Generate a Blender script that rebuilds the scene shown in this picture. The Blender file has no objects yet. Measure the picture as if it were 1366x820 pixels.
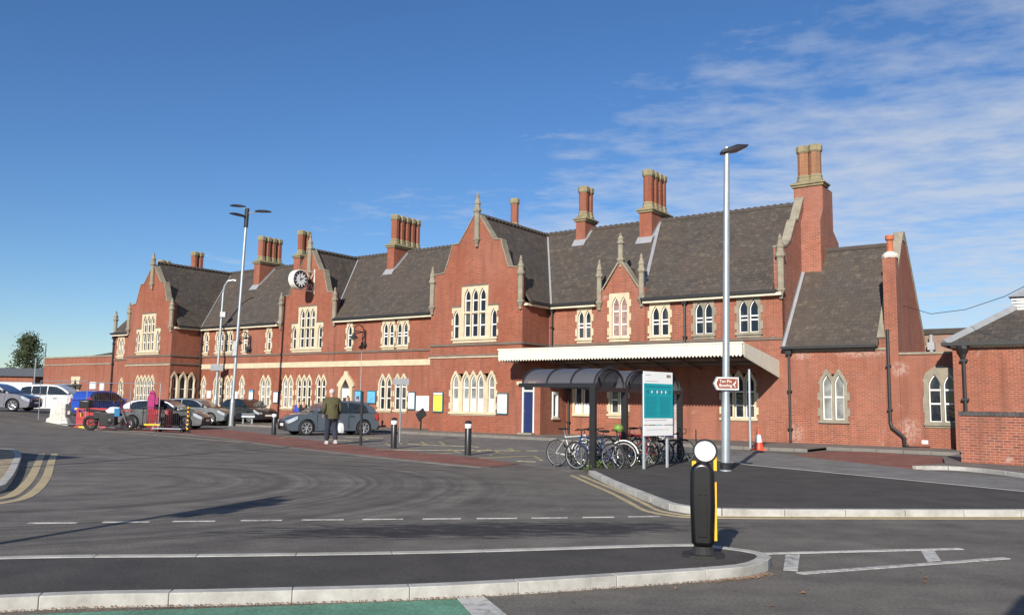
import bpy, bmesh, math, random
from mathutils import Vector, Matrix
from mathutils.geometry import tessellate_polygon
random.seed(7)
S = bpy.context.scene
COL = S.collection
R = math.radians

# ------------------------------------------------------------------ camera
F, HZ, ROLL, H, CX, CY = 1150.0, 128.0, 0.015, 1.55, 683.0, 410.0
TH = math.atan(HZ / F)
D0 = Vector((0, math.cos(TH), math.sin(TH))); U0 = Vector((0, -math.sin(TH), math.cos(TH))); R0 = Vector((1, 0, 0))
RV = R0 * math.cos(ROLL) + U0 * math.sin(ROLL)
UV = U0 * math.cos(ROLL) - R0 * math.sin(ROLL)
CP = Vector((0, 0, H))
cd = bpy.data.cameras.new('camera'); cam = bpy.data.objects.new('camera', cd); COL.objects.link(cam)
cd.sensor_fit = 'HORIZONTAL'; cd.sensor_width = 36.0; cd.lens = 36.0 * F / 1366.0
cd.clip_start = 0.1; cd.clip_end = 3000
m = Matrix((RV, UV, -D0)).transposed().to_4x4(); m.translation = CP
cam.matrix_world = m
S.camera = cam

def G(px, py, z=0.0):
    """point at height z seen at photo pixel px, py (used to survey positions)"""
    r = D0 + RV * ((px - CX) / F) + UV * ((CY - py) / F)
    return CP + r * ((z - H) / r.z)

# station frame: x along the facade (to the right), y into the building
PHI = 0.9425261
ux = Vector((math.sin(PHI), -math.cos(PHI), 0)); uy = Vector((math.cos(PHI), math.sin(PHI), 0))
OS = Vector((2.97, 42.34, 0.0))
ROTZ = math.atan2(ux.y, ux.x)
def W(x, y, z=0.0):
    return OS + ux * x + uy * y + Vector((0, 0, z))
def LX(p):
    d = Vector(p) - OS
    return Vector((d.dot(ux), d.dot(uy), d.z))
def ss(t):
    t = max(0.0, min(1.0, t)); return t * t * (3 - 2 * t)
def gz(x, y):
    return 0.75 * ss((-x - 21) / 6) * ss((y - 36) / 10)

# ------------------------------------------------------------------ materials
def newmat(name):
    mt = bpy.data.materials.new(name); mt.use_nodes = True
    nt = mt.node_tree; nt.nodes.clear()
    out = nt.nodes.new('ShaderNodeOutputMaterial'); b = nt.nodes.new('ShaderNodeBsdfPrincipled')
    nt.links.new(b.outputs[0], out.inputs[0])
    return mt, nt, b
def nn(nt, t, **k):
    n = nt.nodes.new(t)
    for a, v in k.items():
        if a in n.inputs: n.inputs[a].default_value = v
        else: setattr(n, a, v)
    return n
def noise(nt, vec, scale, detail=3, rough=.55):
    n = nn(nt, 'ShaderNodeTexNoise'); n.inputs['Scale'].default_value = scale
    n.inputs['Detail'].default_value = detail; n.inputs['Roughness'].default_value = rough
    if vec: nt.links.new(vec, n.inputs['Vector'])
    return n.outputs['Fac']
def ramp(nt, fac, stops):
    r = nn(nt, 'ShaderNodeValToRGB'); cr = r.color_ramp
    while len(cr.elements) < len(stops): cr.elements.new(.5)
    for e, (p, c) in zip(cr.elements, stops):
        e.position = p; e.color = (c[0], c[1], c[2], 1) if hasattr(c, '__len__') else (c, c, c, 1)
    nt.links.new(fac, r.inputs[0]); return r.outputs[0]
def mix(nt, fac, a, b, mode='MIX'):
    x = nn(nt, 'ShaderNodeMix'); x.data_type = 'RGBA'; x.blend_type = mode
    for i, v in ((0, fac), (6, a), (7, b)):
        if hasattr(v, 'links'): nt.links.new(v, x.inputs[i])
        elif i == 0: x.inputs[0].default_value = v
        else: x.inputs[i].default_value = (v[0], v[1], v[2], 1)
    return x.outputs[2]
def mth(nt, op, a, b=None, c=None):
    x = nn(nt, 'ShaderNodeMath'); x.operation = op
    for i, v in enumerate((a, b, c)):
        if v is None: continue
        if hasattr(v, 'links'): nt.links.new(v, x.inputs[i])
        else: x.inputs[i].default_value = v
    return x.outputs[0]
def bump(nt, b, h, strength, dist):
    x = nn(nt, 'ShaderNodeBump'); x.inputs['Strength'].default_value = strength; x.inputs['Distance'].default_value = dist
    nt.links.new(h, x.inputs['Height']); nt.links.new(x.outputs[0], b.inputs['Normal'])
def objvec(nt):
    return nn(nt, 'ShaderNodeTexCoord').outputs['Object']
MC = {}
def flat(name, col, rough=.6, metal=0.0, var=.12, scale=3.0, spec=.5, coat=0.0):
    if name in MC: return MC[name]
    mt, nt, b = newmat(name)
    v = objvec(nt)
    n = noise(nt, v, scale, 4)
    k = ramp(nt, n, [(.3, tuple(c * (1 - var) for c in col)), (.7, tuple(min(1, c * (1 + var)) for c in col))])
    nt.links.new(k, b.inputs['Base Color'])
    b.inputs['Roughness'].default_value = rough; b.inputs['Metallic'].default_value = metal
    b.inputs['Specular IOR Level'].default_value = spec
    if coat: b.inputs['Coat Weight'].default_value = coat; b.inputs['Coat Roughness'].default_value = .05
    MC[name] = mt; return mt
def wallvec(nt):
    """(along wall, height) for walls facing either local axis"""
    tc = nn(nt, 'ShaderNodeTexCoord')
    sp = nn(nt, 'ShaderNodeSeparateXYZ'); nt.links.new(tc.outputs['Object'], sp.inputs[0])
    sn = nn(nt, 'ShaderNodeSeparateXYZ'); nt.links.new(tc.outputs['Normal'], sn.inputs[0])
    f = mth(nt, 'GREATER_THAN', mth(nt, 'ABSOLUTE', sn.outputs[0]), .7)
    u = mth(nt, 'ADD', mth(nt, 'MULTIPLY', f, sp.outputs[1]), mth(nt, 'MULTIPLY', mth(nt, 'SUBTRACT', 1.0, f), sp.outputs[0]))
    c = nn(nt, 'ShaderNodeCombineXYZ'); nt.links.new(u, c.inputs[0]); nt.links.new(sp.outputs[2], c.inputs[1])
    return c.outputs[0], tc.outputs['Object'], sp.outputs[2]
def brick(name, c1, c2, mortar, patch=.5, eff=0.25, spots=()):
    mt, nt, b = newmat(name)
    v, ob, z = wallvec(nt)
    br = nn(nt, 'ShaderNodeTexBrick'); nt.links.new(v, br.inputs['Vector'])
    br.inputs['Scale'].default_value = 1.0; br.inputs['Brick Width'].default_value = .225; br.inputs['Row Height'].default_value = .075
    br.inputs['Mortar Size'].default_value = .009; br.inputs['Mortar Smooth'].default_value = .2; br.inputs['Bias'].default_value = -.1
    br.inputs['Color1'].default_value = (*c1, 1); br.inputs['Color2'].default_value = (*c2, 1); br.inputs['Mortar'].default_value = (*mortar, 1)
    # broad tonal change, streaks of dirt, paler patches
    n1 = noise(nt, ob, .55, 5, .65); n2 = noise(nt, ob, 2.7, 4)
    mp = nn(nt, 'ShaderNodeMapping'); mp.inputs['Scale'].default_value = (3.0, 3.0, .35); nt.links.new(ob, mp.inputs[0])
    n3 = noise(nt, mp.outputs[0], 1.0, 4)
    k = mix(nt, mth(nt, 'MULTIPLY', ramp(nt, n1, [(.35, 0.0), (.75, 1.0)]), patch), br.outputs[0], tuple(x * .62 for x in c1))
    k = mix(nt, mth(nt, 'MULTIPLY', ramp(nt, noise(nt, ob, .21, 3, .5), [(.42, 0.0), (.62, 1.0)]), .5), k, (.27, .115, .08))
    k = mix(nt, mth(nt, 'MULTIPLY', ramp(nt, n2, [(.55, 0.0), (.8, 1.0)]), .4), k, tuple(min(1, x * 1.35) for x in c2))
    k = mix(nt, mth(nt, 'MULTIPLY', ramp(nt, n3, [(.48, 0.0), (.74, 1.0)]), .6), k, (c1[0] * .42, c1[1] * .62, c1[2] * .8))
    k = mix(nt, mth(nt, 'MULTIPLY', ramp(nt, noise(nt, ob, 1.3, 5, .7), [(.62, 0.0), (.74, 1.0)]), eff), k, (.5, .38, .32))
    for cx, cz, sx, sz in spots:   # lime bloom left by leaking pipes
        sv = nn(nt, 'ShaderNodeSeparateXYZ'); nt.links.new(ob, sv.inputs[0])
        e = mth(nt, 'ADD', mth(nt, 'POWER', mth(nt, 'ABSOLUTE', mth(nt, 'DIVIDE', mth(nt, 'SUBTRACT', sv.outputs[0], cx), sx)), 2.0), mth(nt, 'POWER', mth(nt, 'ABSOLUTE', mth(nt, 'DIVIDE', mth(nt, 'SUBTRACT', sv.outputs[2], cz), sz)), 2.0))
        g = mth(nt, 'MULTIPLY', mth(nt, 'MAXIMUM', mth(nt, 'SUBTRACT', 1.0, e), 0.0), mth(nt, 'MULTIPLY', ramp(nt, noise(nt, ob, 7, 5, .8), [(.42, 0.0), (.58, 1.0)]), .42))
        k = mix(nt, g, k, (.58, .48, .42))
    nt.links.new(k, b.inputs['Base Color']); b.inputs['Roughness'].default_value = .9
    bump(nt, b, br.outputs['Fac'], -.35, .012)
    return mt
BRICK = brick('red_brick', (.32, .084, .039), (.19, .048, .027), (.27, .155, .115), .8, .2)
BRICK_R = brick('red_brick_ruddy', (.33, .088, .042), (.18, .048, .028), (.35, .235, .18), .75, .4, ((15.25, .75, .5, .6), (15.0, 3.1, .4, .35), (13.6, 3.75, 1.2, .22), (11.2, 3.7, .5, .2), (10.9, .5, .4, .5)))
BRICK_OLD = brick('old_brick', (.36, .1, .05), (.165, .05, .036), (.36, .27, .22), .6, .65)
RENDERED = brick('stained_render', (.30, .2, .15), (.26, .17, .13), (.28, .19, .15), .7, .3)

def stone(name, col, dirt=.35):
    mt, nt, b = newmat(name)
    ob = objvec(nt)
    n = noise(nt, ob, 2.2, 6, .7); n2 = noise(nt, ob, 11, 4)
    k = ramp(nt, n, [(.3, tuple(c * (1 - dirt) for c in col)), (.65, col)])
    k = mix(nt, mth(nt, 'MULTIPLY', n2, .22), k, tuple(c * .6 for c in col))
    nt.links.new(k, b.inputs['Base Color']); b.inputs['Roughness'].default_value = .85
    bump(nt, b, n2, .2, .02); return mt
CREAM = stone('cream_painted_stone', (.62, .52, .36), .28)
GREYST = stone('weathered_stone', (.31, .275, .21), .45)
MOSSST = stone('mossy_stone', (.30, .255, .15), .45)
STRING = stone('string_course_stone', (.17, .13, .105), .3)
def slate():
    mt, nt, b = newmat('roof_slate')
    tc = nn(nt, 'ShaderNodeTexCoord')
    sp = nn(nt, 'ShaderNodeSeparateXYZ'); nt.links.new(tc.outputs['Object'], sp.inputs[0])
    sn = nn(nt, 'ShaderNodeSeparateXYZ'); nt.links.new(tc.outputs['Normal'], sn.inputs[0])
    f = mth(nt, 'GREATER_THAN', mth(nt, 'ABSOLUTE', sn.outputs[0]), mth(nt, 'ABSOLUTE', sn.outputs[1]))
    u = mth(nt, 'ADD', mth(nt, 'MULTIPLY', f, sp.outputs[1]), mth(nt, 'MULTIPLY', mth(nt, 'SUBTRACT', 1.0, f), sp.outputs[0]))
    c = nn(nt, 'ShaderNodeCombineXYZ'); nt.links.new(u, c.inputs[0]); nt.links.new(mth(nt, 'MULTIPLY', sp.outputs[2], 1.38), c.inputs[1])
    br = nn(nt, 'ShaderNodeTexBrick'); nt.links.new(c.outputs[0], br.inputs['Vector'])
    br.inputs['Scale'].default_value = 1; br.inputs['Brick Width'].default_value = .32; br.inputs['Row Height'].default_value = .22
    br.inputs['Mortar Size'].default_value = .014; br.inputs['Mortar Smooth'].default_value = .5; br.inputs['Bias'].default_value = 0
    br.inputs['Color1'].default_value = (.084, .067, .053, 1); br.inputs['Color2'].default_value = (.05, .041, .034, 1); br.inputs['Mortar'].default_value = (.022, .02, .018, 1)
    n = noise(nt, tc.outputs['Object'], .7, 6, .65); n2 = noise(nt, tc.outputs['Object'], 3.4, 5, .7)
    k = mix(nt, mth(nt, 'MULTIPLY', ramp(nt, n, [(.4, 0.0), (.7, 1.0)]), .55), br.outputs[0], (.058, .055, .055))
    k = mix(nt, mth(nt, 'MULTIPLY', ramp(nt, noise(nt, tc.outputs['Object'], .3, 4, .6), [(.45, 0.0), (.6, 1.0)]), .5), k, (.078, .058, .045))
    k = mix(nt, mth(nt, 'MULTIPLY', ramp(nt, n2, [(.54, 0.0), (.68, 1.0)]), .7), k, (.145, .118, .085))
    k = mix(nt, mth(nt, 'MULTIPLY', ramp(nt, noise(nt, tc.outputs['Object'], 1.9, 4, .6), [(.6, 0.0), (.72, 1.0)]), .35), k, (.10, .05, .035))
    nt.links.new(k, b.inputs['Base Color']); b.inputs['Roughness'].default_value = .72
    mpz = nn(nt, 'ShaderNodeMapping'); mpz.inputs['Scale'].default_value = (.9, 5.2, 1); nt.links.new(c.outputs[0], mpz.inputs[0])
    k = mix(nt, .85, k, ramp(nt, noise(nt, mpz.outputs[0], 1.0, 6, .8), [(.36, .12), (.64, .88)]), 'OVERLAY')
    h = mth(nt, 'ADD', br.outputs['Fac'], mth(nt, 'MULTIPLY', n2, -.8))
    bump(nt, b, h, -.5, .03); return mt
SLATE = slate()
def asphalt(name, col, dark=.25, marks=None, fine=.35):
    mt, nt, b = newmat(name)
    tc = nn(nt, 'ShaderNodeTexCoord'); ob = tc.outputs['Object']
    n1 = noise(nt, ob, .16, 5, .6); n2 = noise(nt, ob, 34, 3, .7); n3 = noise(nt, ob, 1.4, 5, .65)
    k = ramp(nt, n1, [(.3, tuple(c * (1 - dark) for c in col)), (.7, tuple(c * (1 + dark) for c in col))])
    k = mix(nt, .5, k, ramp(nt, n3, [(.3, .22), (.7, .78)]), 'OVERLAY')
    k = mix(nt, fine, k, ramp(nt, n2, [(.33, .05), (.7, .95)]), 'OVERLAY')
    # pale chips of aggregate
    vo = nn(nt, 'ShaderNodeTexVoronoi'); vo.inputs['Scale'].default_value = 22; nt.links.new(ob, vo.inputs[0])
    k = mix(nt, mth(nt, 'MULTIPLY', mth(nt, 'LESS_THAN', vo.outputs['Distance'], .13), .22), k, (.3, .28, .25))
    if marks == 'road':
        # tyre-scrub arcs of turning vehicles and an oil-dark drag streak along the give-way line
        def arcs(cx, cy, r0, r1, per, amp, kk):
            mp = nn(nt, 'ShaderNodeVectorMath'); mp.operation = 'SUBTRACT'; mp.inputs[1].default_value = (cx, cy, 0); nt.links.new(ob, mp.inputs[0])
            ln = nn(nt, 'ShaderNodeVectorMath'); ln.operation = 'LENGTH'; nt.links.new(mp.outputs[0], ln.inputs[0])
            d = mth(nt, 'ADD', ln.outputs['Value'], mth(nt, 'MULTIPLY', n1, .7))
            cmb = nn(nt, 'ShaderNodeCombineXYZ'); nt.links.new(d, cmb.inputs[0])
            w = noise(nt, cmb.outputs[0], per, 4, .7)
            g = mth(nt, 'MULTIPLY', mth(nt, 'SMOOTH_MIN', 1.0, mth(nt, 'MULTIPLY', mth(nt, 'SUBTRACT', d, r0), .6), .3),
                    mth(nt, 'MULTIPLY', mth(nt, 'SUBTRACT', r1, d), .3))
            g = mth(nt, 'MAXIMUM', mth(nt, 'MINIMUM', g, 1.0), 0.0)
            return mix(nt, mth(nt, 'MULTIPLY', g, amp), kk, ramp(nt, w, [(.40, .12), (.60, .80)]), 'OVERLAY')
        k = arcs(-8.4, 15.8, 2.2, 10.5, 2.3, .45, k)
        k = arcs(-3.0, 31.0, 5.5, 13.5, 1.6, .3, k)
        mp = nn(nt, 'ShaderNodeMapping'); mp.inputs['Location'].default_value = (0.2, -10.9, 0); nt.links.new(ob, mp.inputs[0])
        sx = nn(nt, 'ShaderNodeSeparateXYZ'); nt.links.new(mp.outputs[0], sx.inputs[0])
        e = mth(nt, 'ADD', mth(nt, 'POWER', mth(nt, 'DIVIDE', mth(nt, 'ABSOLUTE', sx.outputs[0]), 3.3), 2.0),
                mth(nt, 'POWER', mth(nt, 'DIVIDE', mth(nt, 'ABSOLUTE', mth(nt, 'SUBTRACT', sx.outputs[1], mth(nt, 'MULTIPLY', sx.outputs[0], .19))), .72), 2.0))
        mp2 = nn(nt, 'ShaderNodeMapping'); mp2.inputs['Scale'].default_value = (1.2, 7, 1); nt.links.new(ob, mp2.inputs[0])
        s = mth(nt, 'SUBTRACT', mth(nt, 'SUBTRACT', 1.35, e), mth(nt, 'MULTIPLY', mth(nt, 'SUBTRACT', noise(nt, mp2.outputs[0], 1.6, 5, .75), .44), 6.0))
        s = mth(nt, 'MAXIMUM', mth(nt, 'MINIMUM', mth(nt, 'MULTIPLY', s, 1.5), 1.0), 0.0)
        k = mix(nt, mth(nt, 'MULTIPLY', s, .92), k, (.018, .018, .019))
        # wheel tracks across the foreground lane
        mp3 = nn(nt, 'ShaderNodeMapping'); mp3.inputs['Scale'].default_value = (.12, 1.6, 1); mp3.inputs['Rotation'].default_value = (0, 0, -.12); nt.links.new(ob, mp3.inputs[0])
        k = mix(nt, .28, k, ramp(nt, noise(nt, mp3.outputs[0], 1.0, 4, .6), [(.35, .3), (.65, .7)]), 'OVERLAY')
    nt.links.new(k, b.inputs['Base Color']); b.inputs['Roughness'].default_value = .85; b.inputs['Specular IOR Level'].default_value = .35
    bump(nt, b, n2, .25, .01)
    return mt
ROAD = asphalt('road_asphalt', (.128, .116, .102), .2, 'road')
NEWTAR = asphalt('new_footway_asphalt', (.060, .054, .049), .1, None, .3)
FORE = asphalt('forecourt_asphalt', (.15, .14, .13), .15)
LANE = asphalt('worn_lane_asphalt', (.165, .16, .153), .08)
GREEN = asphalt('green_cycle_surface', (.11, .25, .175), .2)
PAVE = asphalt('footway_asphalt', (.16, .14, .125), .2)
SETTS = asphalt('red_block_paving', (.20, .085, .065), .12)
def paint(name, col, under, wear=.5):
    mt, nt, b = newmat(name)
    ob = objvec(nt)
    n = noise(nt, ob, 9, 6, .75); n2 = noise(nt, ob, 1.2, 3)
    f = ramp(nt, mth(nt, 'ADD', mth(nt, 'MULTIPLY', n, .7), mth(nt, 'MULTIPLY', n2, .3)), [(.46, 0.0), (.62, wear)])
    nt.links.new(mix(nt, f, col, under), b.inputs['Base Color']); b.inputs['Roughness'].default_value = .7; return mt
WLINE = paint('white_road_paint', (.50, .49, .46), (.15, .145, .135), .95)
YLINE = paint('yellow_road_paint', (.46, .37, .2), (.2, .17, .12), .6)
YFAINT = paint('faint_yellow_road_paint', (.34, .29, .15), (.13, .12, .1), 1.0)
KERB = stone('concrete_kerb', (.52, .50, .46), .28)
def kerbmat():
    mt, nt, b = newmat('kerb_units')
    ob = objvec(nt)
    n = noise(nt, ob, 3, 6, .7); n2 = noise(nt, ob, 25, 4)
    k = ramp(nt, n, [(.3, (.27, .262, .24)), (.62, (.46, .455, .43))])
    k = mix(nt, mth(nt, 'MULTIPLY', n2, .25), k, (.3, .27, .23))
    nt.links.new(k, b.inputs['Base Color']); b.inputs['Roughness'].default_value = .85; bump(nt, b, n2, .3, .01); return mt
KERBU = kerbmat()
BLACKP = flat('black_paint', (.018, .018, .02), .35)
IRON = flat('black_iron', (.02, .02, .022), .5)
LEAD = flat('lead_flashing', (.30, .31, .33), .55, .1)
GALV = flat('galvanised_steel', (.38, .42, .45), .42, .6, .08, 6)
WHITEF = flat('white_frame', (.78, .78, .76), .4, 0, .04)
CANVAS = flat('cream_boarding', (.66, .63, .53), .55, 0, .06, 5)
CREAMP = flat('cream_fascia', (.70, .62, .47), .6, 0, .12)
NAVY = flat('navy_door_paint', (.014, .026, .095), .4)
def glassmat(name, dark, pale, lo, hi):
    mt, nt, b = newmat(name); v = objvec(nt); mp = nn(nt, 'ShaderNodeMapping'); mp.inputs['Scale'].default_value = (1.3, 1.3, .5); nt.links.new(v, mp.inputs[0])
    nt.links.new(mix(nt, ramp(nt, noise(nt, mp.outputs[0], 1.0, 3, .5), [(lo, 0.0), (hi, 1.0)]), dark, pale), b.inputs['Base Color'])  # pale tone mixed in at random stands in for reflections and blinds
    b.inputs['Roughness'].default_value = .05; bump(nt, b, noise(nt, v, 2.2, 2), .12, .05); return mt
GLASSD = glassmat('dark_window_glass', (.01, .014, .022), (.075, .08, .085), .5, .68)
GLASSL = flat('pale_reflecting_glass', (.20, .21, .21), .08, 0, .5, 2.5, .8)
FROST = flat('white_window_film', (.75, .77, .8), .3, 0, .05)
CURT = flat('curtained_glass', (.26, .17, .15), .12, 0, .5, 5, .8)
RUBBER = flat('rubber', (.016, .016, .017), .8)
ALLOY = flat('alloy_silver', (.55, .56, .58), .3, .7, .08)
CHROME = flat('chrome', (.7, .7, .7), .15, 1.0, .02)
WHITEP = flat('white_plastic', (.75, .75, .74), .4, 0, .05)
POT = flat('terracotta_pot', (.42, .12, .05), .8, 0, .2, 8)

# ------------------------------------------------------------------ mesh builder
class MB:
    def __init__(s): s.v = []; s.f = []
    def add(s, vs, fs):
        o = len(s.v); s.v += [tuple(v) for v in vs]; s.f += [tuple(i + o for i in f) for f in fs]; return s
    def box(s, x0, x1, y0, y1, z0, z1):
        return s.add([(x, y, z) for z in (z0, z1) for y in (y0, y1) for x in (x0, x1)],
                     [(0, 2, 3, 1), (4, 5, 7, 6), (0, 1, 5, 4), (2, 6, 7, 3), (0, 4, 6, 2), (1, 3, 7, 5)])
    def plate(s, outl, holes, a0, a1, axis='y', ngon=False):
        """outline (u, z) with holes, extruded from a0 to a1 along axis"""
        def area(p): return sum(p[i][0] * p[(i + 1) % len(p)][1] - p[(i + 1) % len(p)][0] * p[i][1] for i in range(len(p)))
        loops = [list(outl) if area(outl) > 0 else list(outl)[::-1]] + [list(h)[::-1] if area(h) > 0 else list(h) for h in holes]
        pts = [p for l in loops for p in l]; n = len(pts)
        if ngon and not holes: tris = [tuple(range(n))]
        else:
            tris = tessellate_polygon([[Vector((p[0], p[1], 0)) for p in l] for l in loops])
            tris = [t if area([pts[i] for i in t]) > 0 else t[::-1] for t in tris]
        mk = (lambda p, a: (p[0], a, p[1])) if axis == 'y' else ((lambda p, a: (a, p[0], p[1])) if axis == 'x' else (lambda p, a: (p[0], p[1], a)))
        vs = [mk(p, a0) for p in pts] + [mk(p, a1) for p in pts]
        fs = [tuple(t) for t in tris] + [tuple(i + n for i in t[::-1]) for t in tris]
        o = 0
        for l in loops:
            k = len(l)
            for i in range(k):
                j = (i + 1) % k; fs.append((o + j, o + i, o + i + n, o + j + n))
            o += k
        return s.add(vs, fs)
    def gridwall(s, x0, x1, z0, z1, hs, a0, a1, axis='y'):
        """rectangular wall with rectangular holes, built cell by cell"""
        xs = sorted(set([x0, x1] + [min(max(v, x0), x1) for h in hs for v in h[:2]])); zs = sorted(set([z0, z1] + [min(max(v, z0), z1) for h in hs for v in h[2:]]))
        def full(i, j):
            if i < 0 or j < 0 or i >= len(xs) - 1 or j >= len(zs) - 1: return False
            cx, cz = (xs[i] + xs[i + 1]) / 2, (zs[j] + zs[j + 1]) / 2
            return not any(h[0] < cx < h[1] and h[2] < cz < h[3] for h in hs)
        mk = (lambda u, a, z: (u, a, z)) if axis == 'y' else (lambda u, a, z: (a, u, z))
        def q(*p): s.add([mk(*v) for v in p], [(0, 1, 2, 3)])
        for i in range(len(xs) - 1):
            for j in range(len(zs) - 1):
                if not full(i, j): continue
                l, r_, b, t = xs[i], xs[i + 1], zs[j], zs[j + 1]
                q((l, a0, b), (r_, a0, b), (r_, a0, t), (l, a0, t)); q((l, a1, b), (l, a1, t), (r_, a1, t), (r_, a1, b))
                if not full(i - 1, j): q((l, a0, b), (l, a0, t), (l, a1, t), (l, a1, b))
                if not full(i + 1, j): q((r_, a0, b), (r_, a1, b), (r_, a1, t), (r_, a0, t))
                if not full(i, j - 1): q((l, a0, b), (l, a1, b), (r_, a1, b), (r_, a0, b))
                if not full(i, j + 1): q((l, a0, t), (r_, a0, t), (r_, a1, t), (l, a1, t))
        return s
    def tube(s, path, r, n=8, caps=True, r1=None):
        path = [Vector(p) for p in path]; vs = []; fs = []; up = None
        for i, p in enumerate(path):
            d = (path[min(i + 1, len(path) - 1)] - path[max(i - 1, 0)]).normalized()
            if up is None: up = d.orthogonal().normalized()
            up = (up - d * up.dot(d)).normalized(); w = d.cross(up)
            rr = r[i] if isinstance(r, (list, tuple)) else (r if r1 is None else r + (r1 - r) * i / (len(path) - 1))
            for k in range(n):
                a = 2 * math.pi * k / n; vs.append(p + (up * math.cos(a) + w * math.sin(a)) * rr)
        for i in range(len(path) - 1):
            for k in range(n):
                j = (k + 1) % n; fs.append((i * n + k, i * n + j, (i + 1) * n + j, (i + 1) * n + k))
        if caps: fs += [tuple(range(n))[::-1], tuple(range((len(path) - 1) * n, len(path) * n))]
        return s.add(vs, fs)
    def ring(s, c, r, t, axis, n=24, m=6):
        c = Vector(c); ax = Vector(axis).normalized(); a1 = ax.orthogonal().normalized(); a2 = ax.cross(a1)
        vs = []; fs = []
        for i in range(n):
            a = 2 * math.pi * i / n; d = a1 * math.cos(a) + a2 * math.sin(a)
            for j in range(m):
                b = 2 * math.pi * j / m; vs.append(c + d * (r + t * math.cos(b)) + ax * (t * math.sin(b)))
        for i in range(n):
            for j in range(m):
                fs.append((i * m + j, ((i + 1) % n) * m + j, ((i + 1) % n) * m + (j + 1) % m, i * m + (j + 1) % m))
        return s.add(vs, fs)
    def lathe(s, prof, c=(0, 0, 0), n=16, axis='z', rot=0.0):
        c = Vector(c); vs = []; fs = []; k = len(prof)
        for i in range(n):
            a = 2 * math.pi * i / n + rot
            for r, h in prof:
                x, y = r * math.cos(a), r * math.sin(a)
                vs.append(c + Vector({'z': (x, y, h), 'y': (x, h, y), 'x': (h, x, y)}[axis]))
        for i in range(n):
            for j in range(k - 1):
                fs.append((i * k + j, ((i + 1) % n) * k + j, ((i + 1) % n) * k + j + 1, i * k + j + 1))
        fs.append(tuple(i * k for i in range(n))[::-1]); fs.append(tuple(i * k + k - 1 for i in range(n)))
        return s.add(vs, fs)
    def slab(s, a, b, c, d, t):
        a, b, c, d = map(Vector, (a, b, c, d)); nrm = (b - a).cross(d - a).normalized() * t
        return s.add([a, b, c, d, a - nrm, b - nrm, c - nrm, d - nrm],
                     [(0, 1, 2, 3), (7, 6, 5, 4), (0, 4, 5, 1), (1, 5, 6, 2), (2, 6, 7, 3), (3, 7, 4, 0)])
    def xf(s, M):
        s.v = [tuple(M @ Vector(v)) for v in s.v]; return s
    def build(s, name, mat, parent=None, smooth=False, bevel=0.0, seg=2, ang=35, weld=True):
        me = bpy.data.meshes.new(name); me.from_pydata(s.v, [], s.f)
        bm = bmesh.new(); bm.from_mesh(me)
        if weld: bmesh.ops.remove_doubles(bm, verts=bm.verts, dist=1e-5)
        bmesh.ops.recalc_face_normals(bm, faces=bm.faces); bm.to_mesh(me); bm.free()
        if smooth:
            for p in me.polygons: p.use_smooth = True
            me.set_sharp_from_angle(angle=R(40))
        me.materials.append(mat)
        o = bpy.data.objects.new(name, me); COL.objects.link(o)
        if parent: o.parent = parent
        if bevel:
            md = o.modifiers.new('bevel', 'BEVEL'); md.width = bevel; md.segments = seg; md.limit_method = 'ANGLE'; md.angle_limit = R(ang)
            for p in me.polygons: p.use_smooth = True
            me.set_sharp_from_angle(angle=R(60))
        return o
def tag(o, label=None, cat=None, group=None, kind=None):
    if label: o['label'] = label
    if cat: o['category'] = cat
    if group: o['group'] = group
    if kind: o['kind'] = kind
    return o
def empty(name, loc, rz, label, cat, group=None):
    o = bpy.data.objects.new(name, None); COL.objects.link(o); o.location = loc; o.rotation_euler = (0, 0, rz); o.empty_display_size = .3
    return tag(o, label, cat, group)
def kids(o): return [c for c in bpy.data.objects if c.parent == o]
def copy_tree(o, parent=None):
    c = o.copy(); COL.objects.link(c); c.parent = parent
    for ch in kids(o): copy_tree(ch, c)
    return c
def textmesh(name, body, size, mat, parent, M, align='CENTER', ext=.002):
    cu = bpy.data.curves.new(name, 'FONT'); cu.body = body; cu.size = size; cu.align_x = align; cu.align_y = 'CENTER'; cu.extrude = ext
    ob = bpy.data.objects.new(name, cu); me = bpy.data.meshes.new_from_object(ob)
    bpy.data.objects.remove(ob); me.transform(M); me.materials.append(mat); me.name = name
    o = bpy.data.objects.new(name, me); COL.objects.link(o); o.parent = parent
    return o
# text plane facing -y (reads left to right along +x)
TXZ = Matrix(((1, 0, 0, 0), (0, 0, -1, 0), (0, 1, 0, 0), (0, 0, 0, 1)))

# ------------------------------------------------------------------ world, sun
EL, AZ = R(24.5), R(199)   # sun height, bearing from +Y clockwise
w = bpy.data.worlds.new('World'); S.world = w; w.use_nodes = True
nt = w.node_tree; nt.nodes.clear()
out = nt.nodes.new('ShaderNodeOutputWorld'); bg = nt.nodes.new('ShaderNodeBackground'); nt.links.new(bg.outputs[0], out.inputs[0])
sky = nt.nodes.new('ShaderNodeTexSky'); sky.sky_type = 'NISHITA'; sky.sun_disc = False
sky.sun_elevation = EL; sky.sun_rotation = AZ; sky.altitude = 50; sky.air_density = 1.0; sky.dust_density = .1; sky.ozone_density = 5.0
tc = nt.nodes.new('ShaderNodeTexCoord'); sp = nt.nodes.new('ShaderNodeSeparateXYZ'); nt.links.new(tc.outputs['Generated'], sp.inputs[0])
zz = mth(nt, 'MAXIMUM', sp.outputs[2], .03)
cm = nt.nodes.new('ShaderNodeCombineXYZ')
nt.links.new(mth(nt, 'DIVIDE', sp.outputs[0], zz), cm.inputs[0]); nt.links.new(mth(nt, 'DIVIDE', sp.outputs[1], zz), cm.inputs[1])
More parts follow.
